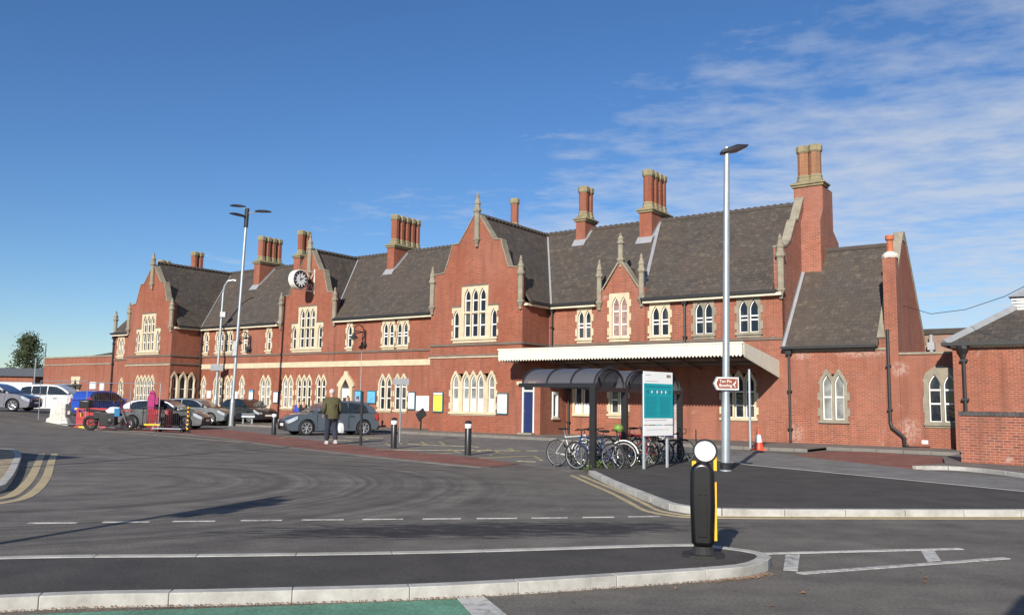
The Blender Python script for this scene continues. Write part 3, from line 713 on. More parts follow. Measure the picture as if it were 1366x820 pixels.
# ---- chimneys (stacks run back from the facade)
def chimney(x0, x1, y0, zb, zc, n, zt, pitch=.5, d=.54, mat=BRICK, cols=1, smat=None):
    y1 = y0 + max(.75, pitch * (n - 1) + d + .12)
    ch = MB().box(x0, x1, y0, y1, zb, zc).build('chimney', mat, ST)
    MB().box(x0 - .08, x1 + .08, y0 - .08, y1 + .08, zc + .002, zc + .1).box(x0 - .14, x1 + .14, y0 - .14, y1 + .14, zc + .102, zc + .2).box(x0 - .03, x1 + .03, y0 - .03, y1 + .03, zc + .202, zc + .27).build('cornice', MOSSST, ch, bevel=.03)
    xm = (x0 + x1) / 2
    for i in range(n):
        for c in range(cols):
            x = xm + (c - (cols - 1) / 2) * (d - .02); y = y0 + .06 + d / 2 + pitch * i; q = d / 2 * 1.05
            sh = MB().lathe([(q * .9, zc + .6), (q * .9, zt - .36)], (x, y, 0), 8, rot=R(22.5)).build('shaft', smat or mat, ch)
            MB().lathe([(q * 1.12, zc + .272), (q * 1.16, zc + .36), (q * .98, zc + .46), (q * 1.05, zc + .52), (q * .93, zc + .6)], (x, y, 0), 8, rot=R(22.5)).build('shaft_base', MOSSST, ch)
            MB().lathe([(q * .95, zt - .36), (q * 1.12, zt - .28), (q * 1.12, zt - .06), (q * 1.0, zt), (q * .7, zt)], (x, y, 0), 8, rot=R(22.5)).build('cap', MOSSST, ch)
    return ch
chimney(-1.98, -1.40, 3.5, 9.6, 11.45, 2, 13.45)
chimney(2.05, 2.75, 3.2, 9.4, 11.4, 4, 13.7)
chimney(-15.6, -15.0, 2.9, 9.0, 11.2, 5, 13.35)
chimney(-28.75, -28.1, 2.8, 9.0, 11.25, 4, 13.3)
chimney(-25.4, -24.75, 3.6, 9.6, 11.5, 2, 13.5)
chimney(-38.1, -37.5, 3.6, 9.6, 11.0, 2, 13.15)
chimney(-42.9 + 1.2, -42.3 + 1.2, 3.0, 9.0, 11.0, 2, 12.7)
chimney(-9.05, -8.45, 6.8, 8.0, 12.2, 1, 14.35)
ce = chimney(10.02, 11.3, 3.2, 8.0, 11.62, 1, 13.62, mat=BRICK_OLD, cols=2, pitch=.5, d=.56, smat=brick('buff_brick', (.34, .15, .065), (.24, .09, .04), (.3, .22, .15), .4, .1))
MB().plate([(2.75, 0), (5.6, 0), (5.6, 9.3), (4.75, 9.75), (4.75, 11.6), (3.25, 11.6), (3.25, 10.6), (2.75, 9.9)], [], 10.452, 11.32, 'x').build('chimney_breast', BRICK_OLD, ST)
fl = MB()
for x0, x1, y0 in ((-1.98, -1.40, 3.5), (2.05, 2.75, 3.2), (-15.6, -15.0, 2.9), (-28.75, -28.1, 2.8)):
    sl_ = (ZR - ze) / (YR - ye); zr = lambda y: ze + (y - ye) * sl_
    fl = MB(); fl.add([(x0 - .1, y0 - .3, zr(y0 - .3) + .02), (x1 + .1, y0 - .3, zr(y0 - .3) + .02), (x1 + .1, y0 + .02, zr(y0) + .12), (x0 - .1, y0 + .02, zr(y0) + .12)], [(0, 1, 2, 3)])
    fl.add([(x1 + .012, y0, zr(y0)), (x1 + .012, YR, ZR), (x1 + .012, YR, ZR + .16), (x1 + .012, y0, zr(y0) + .16), (x1 + .1, y0, zr(y0) + .02), (x1 + .1, YR, ZR + .02)], [(0, 1, 2, 3), (0, 1, 5, 4)])
    fl.build('chimney_flashing', LEAD, ST, weld=False)
sl_ = (ZR - ze) / (YR - ye); zr = lambda y: ze + (y - ye) * sl_
fl = MB().box(9.9, 10.2, 3.0, 3.28, zr(3.0) - .05, zr(3.0) + .35)
fl.build('chimney_flashing', LEAD, ST, weld=False)
# ---- canopy
cf = MB(); x0, x1, yo = -1.45, 10.22, -4.0
zf0, zf1, zb0, zb1 = 3.50, 4.02, 2.82, 3.52
cano = MB().add([(x0, yo, zf1 - .03), (x1, yo, zf1 - .03), (x1, -.01, zb1 - .1), (x0, -.01, zb1 - .1), (x0, yo, zf1 - .13), (x1, yo, zf1 - .13), (x1, -.01, zb1 - .2), (x0, -.01, zb1 - .2)],
                [(0, 1, 2, 3), (7, 6, 5, 4), (0, 4, 5, 1), (1, 5, 6, 2), (2, 6, 7, 3), (3, 7, 4, 0)]).build('canopy', flat('canopy_deck', (.16, .14, .12), .8), ST)
# boarded valance: separate boards with pointed feet
def valance(pa, pb, za0, za1, zb0_, zb1_, n, nv):
    m_ = MB(); pa, pb = Vector(pa), Vector(pb)
    for i in range(n):
        s0, s1 = (i + .03) / n, (i + .97) / n; sm = (s0 + s1) / 2
        f = lambda s, a, b: pa.lerp(pb, s) + Vector((0, 0, a + (b - a) * s))
        A_ = [f(s0, za1, zb1_), f(s1, za1, zb1_), f(s1, za0 + .05, zb0_ + .05), f(sm, za0 - .03, zb0_ - .03), f(s0, za0 + .05, zb0_ + .05)]
        o = Vector(nv) * .03; k = len(A_)
        m_.add(A_ + [a + o for a in A_], [tuple(range(k)), tuple(range(2 * k - 1, k - 1, -1))] + [(j, (j + 1) % k, (j + 1) % k + k, j + k) for j in range(k)])
    f = lambda s, a: pa.lerp(pb, s) + Vector((0, 0, a))
    return m_
valance((x0, yo - .03, 0), (x1, yo - .03, 0), zf0, zf1, zf0, zf1, 78, (0, -1, 0)).build('valance', CANVAS, cano, weld=False)
valance((x1 + .03, yo, 0), (x1 + .03, 0, 0), zf0, zf1, zb0, zb1, 27, (1, 0, 0)).build('valance', CANVAS, cano, weld=False)
valance((x0 - .03, yo, 0), (x0 - .03, -2.42, 0), zf0, zf1, zf0 - .02, zf1 - .02, 11, (-1, 0, 0)).build('valance', CANVAS, cano, weld=False)
MB().box(x0 - .06, x1 + .06, yo - .085, yo - .062, zf1 - .035, zf1 + .03).box(x0, x1, yo - .012, yo + .02, zf0 + .06, zf1 - .02).build('fascia', CANVAS, cano)
br_ = MB()
for x in [x0 + .3 + i * (x1 - x0 - .6) / 7 for i in range(8)]:
    br_.tube([(x, yo + .1, zf1 - .25), (x, -.02, zb1 - .32)], .05, 6)
for y in (-3.0, -2.0, -1.0): br_.tube([(x0 + .05, y, zf1 - .22 + (zb1 - zf1) * (y + 4) / 4), (x1 - .05, y, zf1 - .22 + (zb1 - zf1) * (y + 4) / 4)], .035, 6)
br_.build('canopy_beams', flat('brown_timber', (.12, .08, .06), .7), cano)
# ---- right wing
HOLES.setdefault('WG', [])
wall(rect(10.452, 14.58, 0, 4.06), 'WG', .0, mat=BRICK_R)
wg = MB(); ZW, YW = 8.62, 3.6
rf(wg, (10.46, -.22, 4.02), (14.25, -.22, 4.02), (14.25, YW, ZW), (10.46, YW, ZW)); rf(wg, (14.25, 7.4, 4.02), (10.46, 7.4, 4.02), (10.46, YW, ZW), (14.25, YW, ZW))
wg.build('roof', SLATE, ST, weld=False)
MB().plate([(.002, 0), (7.3, 0), (7.3, 4.5), (3.75, 8.9), (3.3, 8.9), (.5, 5.0), (.002, 4.4)], [], 14.581, 14.26, 'x').build('wall', BRICK, ST)
wc = MB()
for a, b in (((.0, 4.3), (.5, 4.95)), ((.5, 4.95), (3.35, 8.95)), ((3.75, 8.95), (7.35, 4.5))):
    va, vb = Vector((14.2, a[0], a[1])), Vector((14.2, b[0], b[1])); nv = Vector((0, -(vb.z - va.z), vb.y - va.y)).normalized() * .1
    o = Vector((.42, 0, 0)); wc.add([va, vb, vb + nv, va + nv, va + o, vb + o, vb + nv + o, va + nv + o], [(0, 1, 2, 3), (7, 6, 5, 4), (0, 4, 5, 1), (1, 5, 6, 2), (2, 6, 7, 3), (3, 7, 4, 0)])
wc.tube([(14.2, 3.55, 8.95), (14.62, 3.55, 8.95)], .24, 10).build('verge_coping', GREYST, ST)
ridge_w = MB().tube([(10.5, YW, ZW + .04), (14.2, YW, ZW + .04)], .1, 6).build('ridge_tiles', flat('ridge_tile', (.075, .062, .056), .75), ST)
MB().box(10.46, 14.2, -.36, -.24, 3.97, 4.08).box(10.46, 14.2, -.235, -.05, 3.98, 4.01).build('gutter', IRON, ST)
MB().box(10.46, 14.56, -.06, -.003, 3.86, 3.95).build('eaves_cornice', GREYST, ST)
# verge flashing where wing roof meets the end wall
sw = (ZW - 4.02) / (YW + .22)
MB().add([(10.46, -.2, 4.05), (10.46, YW, ZW + .03), (10.46, YW, ZW + .2), (10.46, -.2, 4.22), (10.58, -.2, 4.05), (10.58, YW, ZW + .03)], [(0, 1, 2, 3), (0, 1, 5, 4)]).build('verge_flashing', LEAD, ST)
c2_ = MB().box(14.5, 14.98, -.06, .45, 0, 7.5).build('chimney', BRICK_R, ST)
MB().lathe([(.3, 7.502), (.33, 7.58), (.25, 7.7), (.12, 7.78)], (14.74, .2, 0), 9).build('mortar_flaunching', flat('white_mortar', (.6, .55, .5), .9, 0, .3, 6), c2_)
MB().lathe([(.13, 7.7), (.12, 8.1), (.11, 8.2), (.17, 8.26), (.17, 8.42), (.12, 8.42)], (14.74, .2, 0), 12).build('chimney_pot', POT, c2_)
# ---- flat link
wall(rect(14.59, 17.05, 0, 3.66), 'LK', .03, mat=BRICK_R)
MB().box(14.98, 17.05, -.03, .45, 3.662, 3.75).build('parapet_coping', GREYST, ST)
MB().box(14.6, 17.05, .5, 7.0, 3.3, 3.5).build('roof', LEAD, ST)
MB().box(15.68, 15.9, .012, .028, .26, .4).build('air_vent', WHITEP, ST)

# ------------------------------------------------------------------ other buildings (all in the station frame)
def lroot(name, label, cat, group=None, at=(0, 0, 0)):
    return empty(name, W(*at), ROTZ, label, cat, group)
# rear hall behind the link
RH = lroot('flat_roofed_hall', 'plain flat roofed hall with stained brown walls behind the low brick link', 'building')
MB().box(13.2, 21.5, 8.0, 16, 0, 5.05).build('wall', RENDERED, RH)
MB().box(13.1, 21.6, 7.9, 16.1, 5.052, 5.3).build('roof_edge', flat('dark_felt', (.05, .042, .036), .8), RH)
hp = MB(); hp.tube([(14.8, 7.6, 3.5), (14.8, 7.6, 5.0)], .09, 8); hp.box(14.65, 14.95, 7.5, 7.85, 4.3, 4.65); hp.build('downpipe', LEAD, RH)
# brick lodge
LO = lroot('brick_lodge', 'single storey red brick lodge with hipped slate roof and white ridge vent at right', 'building')
lx0, lx1, ly0, ly1 = 17.05, 25.0, -1.2, 4.8
MB().box(lx0, lx1, ly0, ly1, 0, 3.8).build('wall', BRICK_R, LO)
MB().box(lx0 - .05, lx1 + .05, ly0 - .06, ly1 + .05, 3.802, 3.9).build('eaves_cornice', CREAMP, LO)
e = .22; zr_ = 5.6; ym = (ly0 + ly1) / 2
hr = MB().add([(lx0 - e, ly0 - e, 3.93), (lx1 + e, ly0 - e, 3.93), (lx1 + e, ly1 + e, 3.93), (lx0 - e, ly1 + e, 3.93), (lx0 + 2.1, ym, zr_), (lx1 - 2.1, ym, zr_)],
              [(0, 1, 5, 4), (1, 2, 5), (2, 3, 4, 5), (3, 0, 4), (0, 3, 2, 1)]); hr.build('roof', SLATE, LO, weld=False)
hl = MB().tube([(lx0 - e, ly0 - e, 3.97), (lx0 + 2.1, ym, zr_ + .04)], .13, 6); hl.build('hip_flashing', LEAD, LO)
MB().tube([(lx0 + 2.1, ym, zr_), (lx1 - 2.1, ym, zr_)], .1, 6).build('ridge', LEAD, LO)
MB().box(lx0 - e - .1, lx1, ly0 - e - .12, ly0 - e, 3.86, 3.98).box(lx0 - e - .1, lx0 - e, ly0 - e, ly1, 3.86, 3.98).build('gutter', IRON, LO)
lp = MB().tube([(17.42, -1.33, .1), (17.42, -1.33, 3.7)], .06, 8); lp.lathe([(.07, 3.4), (.1, 3.55), (.2, 3.75), (.2, 3.86)], (17.42, -1.36, 0), 8)
for z in (1.9, 3.3): lp.box(17.3, 17.54, -1.4, -1.21, z, z + .08)
lp.build('downpipe', IRON, LO)
vt = MB()
for i in range(4): vt.box(18.8 - .02 * i, 20.3, ym - .5, ym + .5, 5.32 + i * .13, 5.4 + i * .13)
vt.box(18.9, 20.2, ym - .4, ym + .4, 5.1, 5.82)
vo_ = vt.build('ridge_vent', WHITEP, LO)
MB().add([(18.65, ym - .65, 5.83), (20.45, ym - .65, 5.83), (20.45, ym + .65, 5.83), (18.65, ym + .65, 5.83), (19.2, ym, 6.25), (19.9, ym, 6.25)], [(0, 1, 5, 4), (1, 2, 5), (2, 3, 4, 5), (3, 0, 4), (0, 3, 2, 1)]).build('vent_cap', LEAD, vo_)
# garden wall by the kerb, front right
a = Vector((18.27, -8.28)); b_ = LX(G(1366, 625)); b = a + (Vector((b_.x, b_.y)) - a) * 3.2; d = (b - a).normalized(); n_ = Vector((d.y, -d.x))
if n_.y > 0: n_ = -n_
ln = (b - a).length
GW = empty('low_brick_wall', W(a.x, a.y), ROTZ + math.atan2(d.y, d.x), 'low weathered brick boundary wall with dark brick coping in front of lodge', 'wall')
MB().box(0, ln, 0, .34, 0, 1.40).build('brickwork', BRICK_OLD, GW)
cpg = MB(); i = 0
x = -.02
while x < ln: cpg.box(x, x + .1, -.04, .38, 1.403, 1.52 - .02 * (i % 2)); x += .108; i += 1
y = .5
while y < 2.4: y += 1
cpg.build('coping', flat('blue_brick', (.07, .065, .065), .7, 0, .3, 4), GW)
# west annex
AN = lroot('station_annex', 'long low brick annex with stone coping and lancet window left of the station', 'building')
HOLES['AN'] = [(-47.5, -46.9, .9, 3.1)]
MB().plate(rect(-52.6, -41.85, 0, 4.72), holes('AN'), 0, .35).build('wall', BRICK, AN)
MB().box(-52.6, -52.25, .351, 8, 0, 4.72).build('wall', BRICK, AN)
MB().box(-52.7, -41.9, -.06, .4, 4.722, 4.84).box(-52.62, -41.86, -.05, -.003, 4.12, 4.22).build('coping', GREYST, AN)
ao = MB().plate(surround_outline(-47.9, -46.5, .8, 3.2), [lancet(-47.2, .25, 1.0, 3.0)], -.05, .1).build('window', CREAM, AN)
MB().box(-47.5, -46.9, .06, .08, .9, 3.1).build('glass_pane', GLASSD, ao)
MB().add([(-48.8, .9, 4.8), (-41.9, .9, 4.8), (-41.9, 4, 5.6), (-46.5, 4, 5.6), (-48.8, 7.5, 4.8), (-41.9, 7.5, 4.8)], [(0, 1, 2, 3), (0, 3, 4), (3, 2, 5, 4)]).build('roof', SLATE, AN, weld=False)
MB().box(-49.3, -46.2, -.8, -.06, 2.5, 2.6).build('door_hood', flat('grey_hood', (.2, .22, .25), .6), AN)
# far industrial unit
fi = empty('industrial_unit', (-58, 95, .8), 0, 'grey roofed industrial unit with pale wall and red brick band far left', 'building')
MB().box(-30, 5.5, 0, 12, 0, 2.3).build('pale_wall', flat('pale_cladding', (.45, .5, .56), .6), fi)
MB().box(-30, 5.6, -.05, 12, 2.302, 2.95).build('brick_band', BRICK, fi)
MB().add([(-30, -.4, 3.0), (7.5, -.4, 2.9), (7.5, 6, 4.0), (-30, 6, 4.0), (-30, 12, 3), (7.5, 12, 3)], [(0, 1, 2, 3), (3, 2, 5, 4), (1, 5, 2)]).build('roof', flat('grey_roof_sheet', (.12, .125, .13), .7), fi)
# overhead cable
tag(MB().tube([W(14.6, 3.0, 5.9), W(16, 1, 5.3), W(17.5, -1, 5.2), W(19, -3.2, 5.35), W(21, -6, 5.9), W(24, -10, 7.2)], .012, 5).build('overhead_cable', IRON), 'thin black cable slung from the wing gable towards the lodge', 'cable')
# ------------------------------------------------------------------ ground and surfaces
def axis_pts(a, b, dense0, dense1, st):
    p = []; x = dense0
    while x <= dense1: p.append(x); x += st
    k = st
    lo, hi = [], []
    x = dense0
    while x > a: k *= 1.5; x -= k; lo.append(max(x, a))
    k = st; x = p[-1]
    while x < b: k *= 1.5; x += k; hi.append(min(x, b))
    return lo[::-1] + p + hi
gx = axis_pts(-900, 900, -40, 30, 2); gy = axis_pts(-200, 1500, -6, 110, 2)
gm = MB(); gm.v = [(x, y, gz(x, y)) for y in gy for x in gx]; nx = len(gx)
gm.f = [(j * nx + i, j * nx + i + 1, (j + 1) * nx + i + 1, (j + 1) * nx + i) for j in range(len(gy) - 1) for i in range(nx - 1)]
tag(gm.build('road', ROAD, smooth=True), kind='structure')
def sheet(name, pts, z, mat, kind='structure'):
    m_ = MB().plate([(p[0], p[1]) for p in pts], [], z - .03, z, 'z'); return tag(m_.build(name, mat), kind=kind)
def gp(l, z=0): return [G(x, y, z) for x, y in l]
def Wl(l): return [W(x, y) for x, y in l]
def offs(pts, d):
    o = []
    for i, p in enumerate(pts):
        a, b = Vector(pts[max(i - 1, 0)][:2]), Vector(pts[min(i + 1, len(pts) - 1)][:2]); t = (b - a).normalized()
        o.append((p[0] - t.y * d, p[1] + t.x * d))
    return o
def spline(pts, n=6):
    out = []; P_ = [Vector(p[:2]) for p in pts]; P_ = [P_[0]] + P_ + [P_[-1]]
    for i in range(1, len(P_) - 2):
        p0, p1, p2, p3 = P_[i - 1:i + 3]
        for k in range(n):
            t = k / n; out.append(.5 * ((2 * p1) + (p2 - p0) * t + (2 * p0 - 5 * p1 + 4 * p2 - p3) * t * t + (3 * p1 - p0 - 3 * p2 + p3) * t ** 3))
    out.append(P_[-2]); return [(p.x, p.y) for p in out]
def strip(name, pts, w0, w1, z0, z1, mat, joint=0, kind='structure', build=True):
    """ribbon between two offsets of a polyline, cut in units when joint > 0"""
    A_, B_ = offs(pts, w0), offs(pts, w1); m_ = MB(); acc = 0
    for i in range(len(pts) - 1):
        m_.add([(*A_[i], z0), (*A_[i + 1], z0), (*B_[i + 1], z0), (*B_[i], z0), (*A_[i], z1), (*A_[i + 1], z1), (*B_[i + 1], z1), (*B_[i], z1)],
               [(0, 3, 2, 1), (4, 5, 6, 7), (0, 1, 5, 4), (1, 2, 6, 5), (2, 3, 7, 6), (3, 0, 4, 7)])
    return tag(m_.build(name, mat), kind=kind) if build else m_
def resample(pts, step):
    P_ = [Vector(p[:2]) for p in pts]; out = [P_[0]]; 
    L_ = [0]
    for a, b in zip(P_[:-1], P_[1:]): L_.append(L_[-1] + (b - a).length)
    n = max(1, round(L_[-1] / step))
    for k in range(1, n + 1):
        t = L_[-1] * k / n; i = 0
        while i < len(L_) - 2 and L_[i + 1] < t: i += 1
        out.append(P_[i].lerp(P_[i + 1], (t - L_[i]) / max(1e-6, L_[i + 1] - L_[i])))
    return [(p.x, p.y) for p in out]
def kerb(name, pts, w0, w1, z1, unit=.91, gap=.006, mat=None):
    q = resample(pts, unit / 4); m_ = MB(); A_, B_ = offs(q, w0), offs(q, w1)
    for i in range(len(q) - 1):
        a0, a1 = Vector(A_[i]), Vector(A_[i + 1]); b0, b1 = Vector(B_[i]), Vector(B_[i + 1]); t = gap / max(.1, (a1 - a0).length)
        if i % 4 == 0: a0, b0 = a0.lerp(a1, t), b0.lerp(b1, t)
        if i % 4 == 3: a1, b1 = a1.lerp(a0, t), b1.lerp(b0, t)
        m_.add([(*a0, -.05), (*a1, -.05), (*b1, -.05), (*b0, -.05), (*a0, z1), (*a1, z1), (*b1, z1), (*b0, z1)],
               [(0, 3, 2, 1), (4, 5, 6, 7), (0, 1, 5, 4), (2, 3, 7, 6)] + ([(3, 0, 4, 7)] if i % 4 == 0 else []) + ([(1, 2, 6, 5)] if i % 4 == 3 or i == len(q) - 2 else []))
    o = m_.build(name, mat or KERBU, bevel=.007); return tag(o, kind='structure')

# forecourt surface between the paved strip and the station footway
sheet('forecourt', Wl([(-22, -9), (-13, -9.6), (-6, -12.4), (.4, -14.8), (3, -15.6), (6.6, -16.4), (10, -17.9), (11.7, -18.8), (11.9, -16), (12.5, -13.2), (14.3, -14.4), (11.4, -5.4), (-22, -3.9)]), .004, FORE)
sheet('side_lane', [W(12.3, -12.6), W(14.3, -14.5), W(20.7, -17.6), W(24, -20), W(24, -15), W(18.4, -11.8), W(13.4, -7.9), W(11.4, -5.6)], .008, LANE)
# red block paved strip
red_lo = spline(Wl([(-21, -13.2), (-11, -13.5), (-1.6, -16.4), (2.4, -17.5), (6.8, -18.6), (9.6, -19.1)]))
red_hi = spline(Wl([(-21, -8.0), (-13.2, -9.3), (-6, -12.1), (.2, -14.5), (3, -15.5), (6.6, -16.3), (9.4, -17.6)]))
strip_pts = red_lo + red_hi[::-1]
sheet('paved_strip', strip_pts, .012, SETTS)
strip('paved_strip_edging', red_lo, -.28, -.002, -.02, .014, PAVE)
sheet('paved_ramp', Wl([(13.3, -7.5), (17.8, -11.6), (18.2, -8.3), (17.3, -4.5), (14.4, -2.9), (13.0, -4.2)]), .016, SETTS)
# footway along the station
fk = [W(-44, -3.6), W(-20, -4.2), W(0, -4.75), (W(10.6, -5.1).x, W(10.6, -5.1).y), W(12.9, -5.0)]
fk = [(p[0], p[1]) for p in fk]
far = [W(12.9, -2.6), W(17.3, -2.75), W(17.3, .3), W(-44, .3)]
sheet('station_footway', [(p[0], p[1]) for p in offs(fk, .12)] + [(p.x, p.y) for p in far], .115, PAVE)
DKERB = stone('grimy_kerb', (.2, .185, .165), .3)
kerb('station_kerb', fk, 0, .12, .12, mat=DKERB)
kerb('wing_kerb', [(W(12.9, -2.72).x, W(12.9, -2.72).y), (W(17.4, -2.9).x, W(17.4, -2.9).y)], 0, .12, .12, mat=DKERB)
# footway with the cycle shelter
ck = spline(gp([(785, 633), (812, 647), (850, 663.5), (886, 678), (905, 682.5), (935, 686.2), (1000, 688.5), (1200, 689), (1366, 689)]) + [Vector((12, 13.6, 0)), Vector((20, 14.6, 0))])
bk = gp([(788, 628), (822, 625), (907, 618), (931, 614)]) + gp([(985, 622), (1000, 624.4), (1187, 643), (1366, 661.5)]) + [Vector((14, 12.9 + 1.9, 0)), Vector((20, 15.3, 0))]
ck_in = offs(ck, .14)
sheet('shelter_footway', ck_in + [(p[0], p[1]) for p in bk[::-1]], .09, NEWTAR)
kerb('corner_kerb', ck, 0, .14, .10)
strip('footway_back_edging', [(p.x, p.y) for p in bk[3:]], -.06, 0, 0, .094, KERB)
# right kerb by the garden wall
rk = spline([W(17.7, -11.5), W(18.3, -10.9), W(19.0, -11.1), W(20.2, -12.4), W(24, -17.2)])
kerb('wall_side_kerb', rk, 0, .15, .10)
sheet('wall_side_footway', offs(rk, .15) + [(p.x, p.y) for p in (W(26, -15.5), W(19.2, -6.2), W(17.4, -3.2), W(17.4, -6), W(18.0, -9.2))], .085, PAVE)
# near traffic island
fr_ = spline([(-11.0, 3.6), (-6.4, 5.2)] + [(p.x, p.y) for p in gp([(0, 816), (300, 807), (600, 797.5), (900, 778), (985, 771), (1010, 767)])] + [(2.53, 8.55), (2.60, 8.83), (2.42, 9.12)] + [(2.15, 9.28)] + [(p.x, p.y) for p in gp([(900, 731), (600, 740), (300, 745), (0, 748.5)], .05)] + [(-6.8, 7.25), (-11, 5.6)], 5)
ins = offs(fr_, .13)
sheet('island_surface', ins, .094, NEWTAR)
kerb('island_kerb', fr_, 0, .13, .10, unit=.9, gap=.0018)
# green lane and white end bar
sheet('cycle_lane', [(-9, 2.0), (-9, 4.0)] + [(p.x, p.y) for p in gp([(0, 822), (150, 816), (400, 808), (610, 799.5), (628, 820)])] + [(-.05, 5.8), (.3, 4.5), (.3, 2)], .008, GREEN)
sheet('white_bar', gp([(610, 799.5), (645, 796.5), (674, 820)]) + [Vector((.2, 5.75, 0)), Vector((-.04, 5.75, 0))], .013, WLINE)
# gutter grit where the island meets the lane
# give-way dashes
dm = MB()
for a, b, y in ((-40, -8, 698.5), (1, 2, 698), (38, 104, 697.3), (138, 200, 696), (231, 288, 695), (322, 377, 693.8), (403, 459, 693), (484, 538, 692.3), (564, 615, 691.7), (636, 690, 691.2), (709, 757, 690.5), (777, 819, 689.7), (838, 881, 688.7)):
    p, q = G(a, y), G(b, y - .4); t = (q - p).normalized() * 0; n_ = Vector((0, .038, 0))
    dm.plate([(v.x, v.y) for v in (p - n_, q - n_, q + n_, p + n_)], [], .0, .0045, 'z')
tag(dm.build('lane_dashes', WLINE), kind='structure')
def line(name, a, b, w0, z, mat, m_=None):
    a, b = Vector(a[:2]), Vector(b[:2]); t = (b - a).normalized(); n_ = Vector((-t.y, t.x)) * w0 / 2
    mm = m_ or MB(); mm.plate([tuple(v) for v in (a - n_, b - n_, b + n_, a + n_)], [], .0, z, 'z')
    return mm
hm = MB()
line('', G(992, 738.6), G(1282, 731.5), .09, .005, WLINE, hm); line('', G(1066, 764.5), G(1343, 744), .09, .005, WLINE, hm)
for q in ([(1048, 739.5), (1067, 739), (1064, 761), (1045, 760)], [(1228, 734), (1246, 733.6), (1255, 747), (1237, 748.5)]):
    hm.plate([(p.x, p.y) for p in gp(q)], [], 0, .0045, 'z')
tag(hm.build('hatched_marking', WLINE), kind='structure')
dy = spline(gp([(762, 633.6), (790, 646), (816, 657.5), (840, 670), (862, 681), (896, 687.3), (925, 689.4), (1000, 691), (1180, 691.5), (1366, 691.5)]) + [Vector((12, 13.35, 0)), Vector((20, 14.35, 0))])
y1 = strip('', dy, -.04, .04, 0, .005, YLINE, build=False); y2 = strip('', dy, .17, .25, 0, .005, YLINE, build=False); y1.add(y2.v, y2.f)
tag(y1.build('double_yellow_line', YLINE), kind='structure')
# left kerb corner with double yellow lines
ly = spline([G(83, 596), G(77, 603), W(-.4, -24.7), W(1.5, -25.7), W(3.9, -26.8), W(5.9, -27.87), W(7.5, -28.8), W(8.45, -29.4), (-7.4, 12.75), (-8.6, 10.9), (-11, 8.5)])
l1_ = spline([(p.x, p.y) for p in gp([(-150, 692), (-60, 681), (0, 671), (22, 667), (38, 661), (52, 650), (62, 636), (67, 621), (70, 611), (73, 605)])]); l2_ = spline([(p.x, p.y) for p in gp([(-150, 684), (-60, 673.5), (0, 664.5), (18, 659), (32, 648), (42, 636), (49, 622), (53, 612), (56, 605)])])
y1 = strip('', l1_, -.08, .08, 0, .005, YLINE, build=False); y2 = strip('', l2_, -.08, .08, 0, .005, YLINE, build=False); y1.add(y2.v, y2.f)
tag(y1.build('double_yellow_line', YLINE), kind='structure')
lk = spline([(p.x, p.y) for p in gp([(-60, 602), (0, 602.5), (20, 604), (28, 610), (26, 620), (20, 635), (12, 647), (0, 656), (-60, 668), (-150, 680)])])
kerb('left_kerb', lk, -.14, 0, .10)
sheet('left_footway', offs(lk, -.14) + [(-30, 9), (-30, 23)], .09, flat('gravelly_footway', (.30, .24, .15), .9, 0, .3, 5))
# bay markings on the forecourt
bm_ = MB()
for a, b in (((500, 599.8), (717, 601.3)), ((545, 592.5), (640, 596)), ((600, 599), (613, 604)), ((629, 599.5), (640, 602.5)), ((650, 599), (664, 603)), ((678, 598), (690, 602)), ((640, 611), (712, 608)), ((712, 608), (722, 614)), ((690, 615), (716, 616)),
             ((535, 592), (545, 589)), ((562, 589), (568, 593)), ((587, 589), (592, 593)), ((514, 591), (520, 594)), ((460, 583), (512, 584)), ((484, 583), (490, 586)), ((440, 586), (470, 588)), ((610, 604), (560, 606)), ((372, 585), (400, 580)), ((655, 607), (700, 601))):
    line('', G(*a), G(*b), .1, .0165, YFAINT, bm_)
tag(bm_.build('bay_markings', YFAINT), kind='structure')
line('', W(-22, -13.6), W(-4, -16.1), .1, .018, PAVE).build('pale_edge_line', PAVE)['kind'] = 'structure'

# ------------------------------------------------------------------ street furniture
def lamp_pole(loc, label, h, r0, r1, tilt=(0, 0), group=None):
    o = empty('street_lamp', loc, 0, label, 'street lamp', group); o.rotation_euler = (tilt[1], tilt[0], 0)
    MB().lathe([(r0 * 1.3, 0), (r0 * 1.3, .03), (r0, .06), (r0, 1.35), (r0 * .97, 1.42), (r1 * 1.02, 1.6), (r1, 1.7), (r1 * .8, h)], (0, 0, 0), 14).build('pole', GALV, o, smooth=True)
    return o
pb = G(968, 628, .09)
l1 = lamp_pole(pb, 'tall galvanised lamp post with flat black head carrying the brown bowling sign', 7.6, .105, .085, (.016, 0))
MB().lathe([(.13, 0), (.13, .16), (.1, .2)], (0, 0, 0), 14).build('black_base', BLACKP, l1)
hd = MB().add([(-.14, .12, 7.43), (-.14, -.12, 7.43), (.26, -.16, 7.52), (.26, .16, 7.52), (.5, .08, 7.64), (.5, -.08, 7.64), (-.14, .12, 7.5), (-.14, -.12, 7.5), (.22, -.13, 7.65), (.22, .13, 7.65), (.5, .07, 7.67), (.5, -.07, 7.67)],
              [(0, 1, 2, 3), (3, 2, 5, 4), (6, 9, 8, 7), (9, 10, 11, 8), (0, 6, 7, 1), (1, 7, 8, 2), (2, 8, 11, 5), (5, 11, 10, 4), (4, 10, 9, 3), (3, 9, 6, 0)])
hd.tube([(0, 0, 7.3), (0, 0, 7.48)], .045, 8).build('lamp_head', BLACKP, l1, bevel=.01)
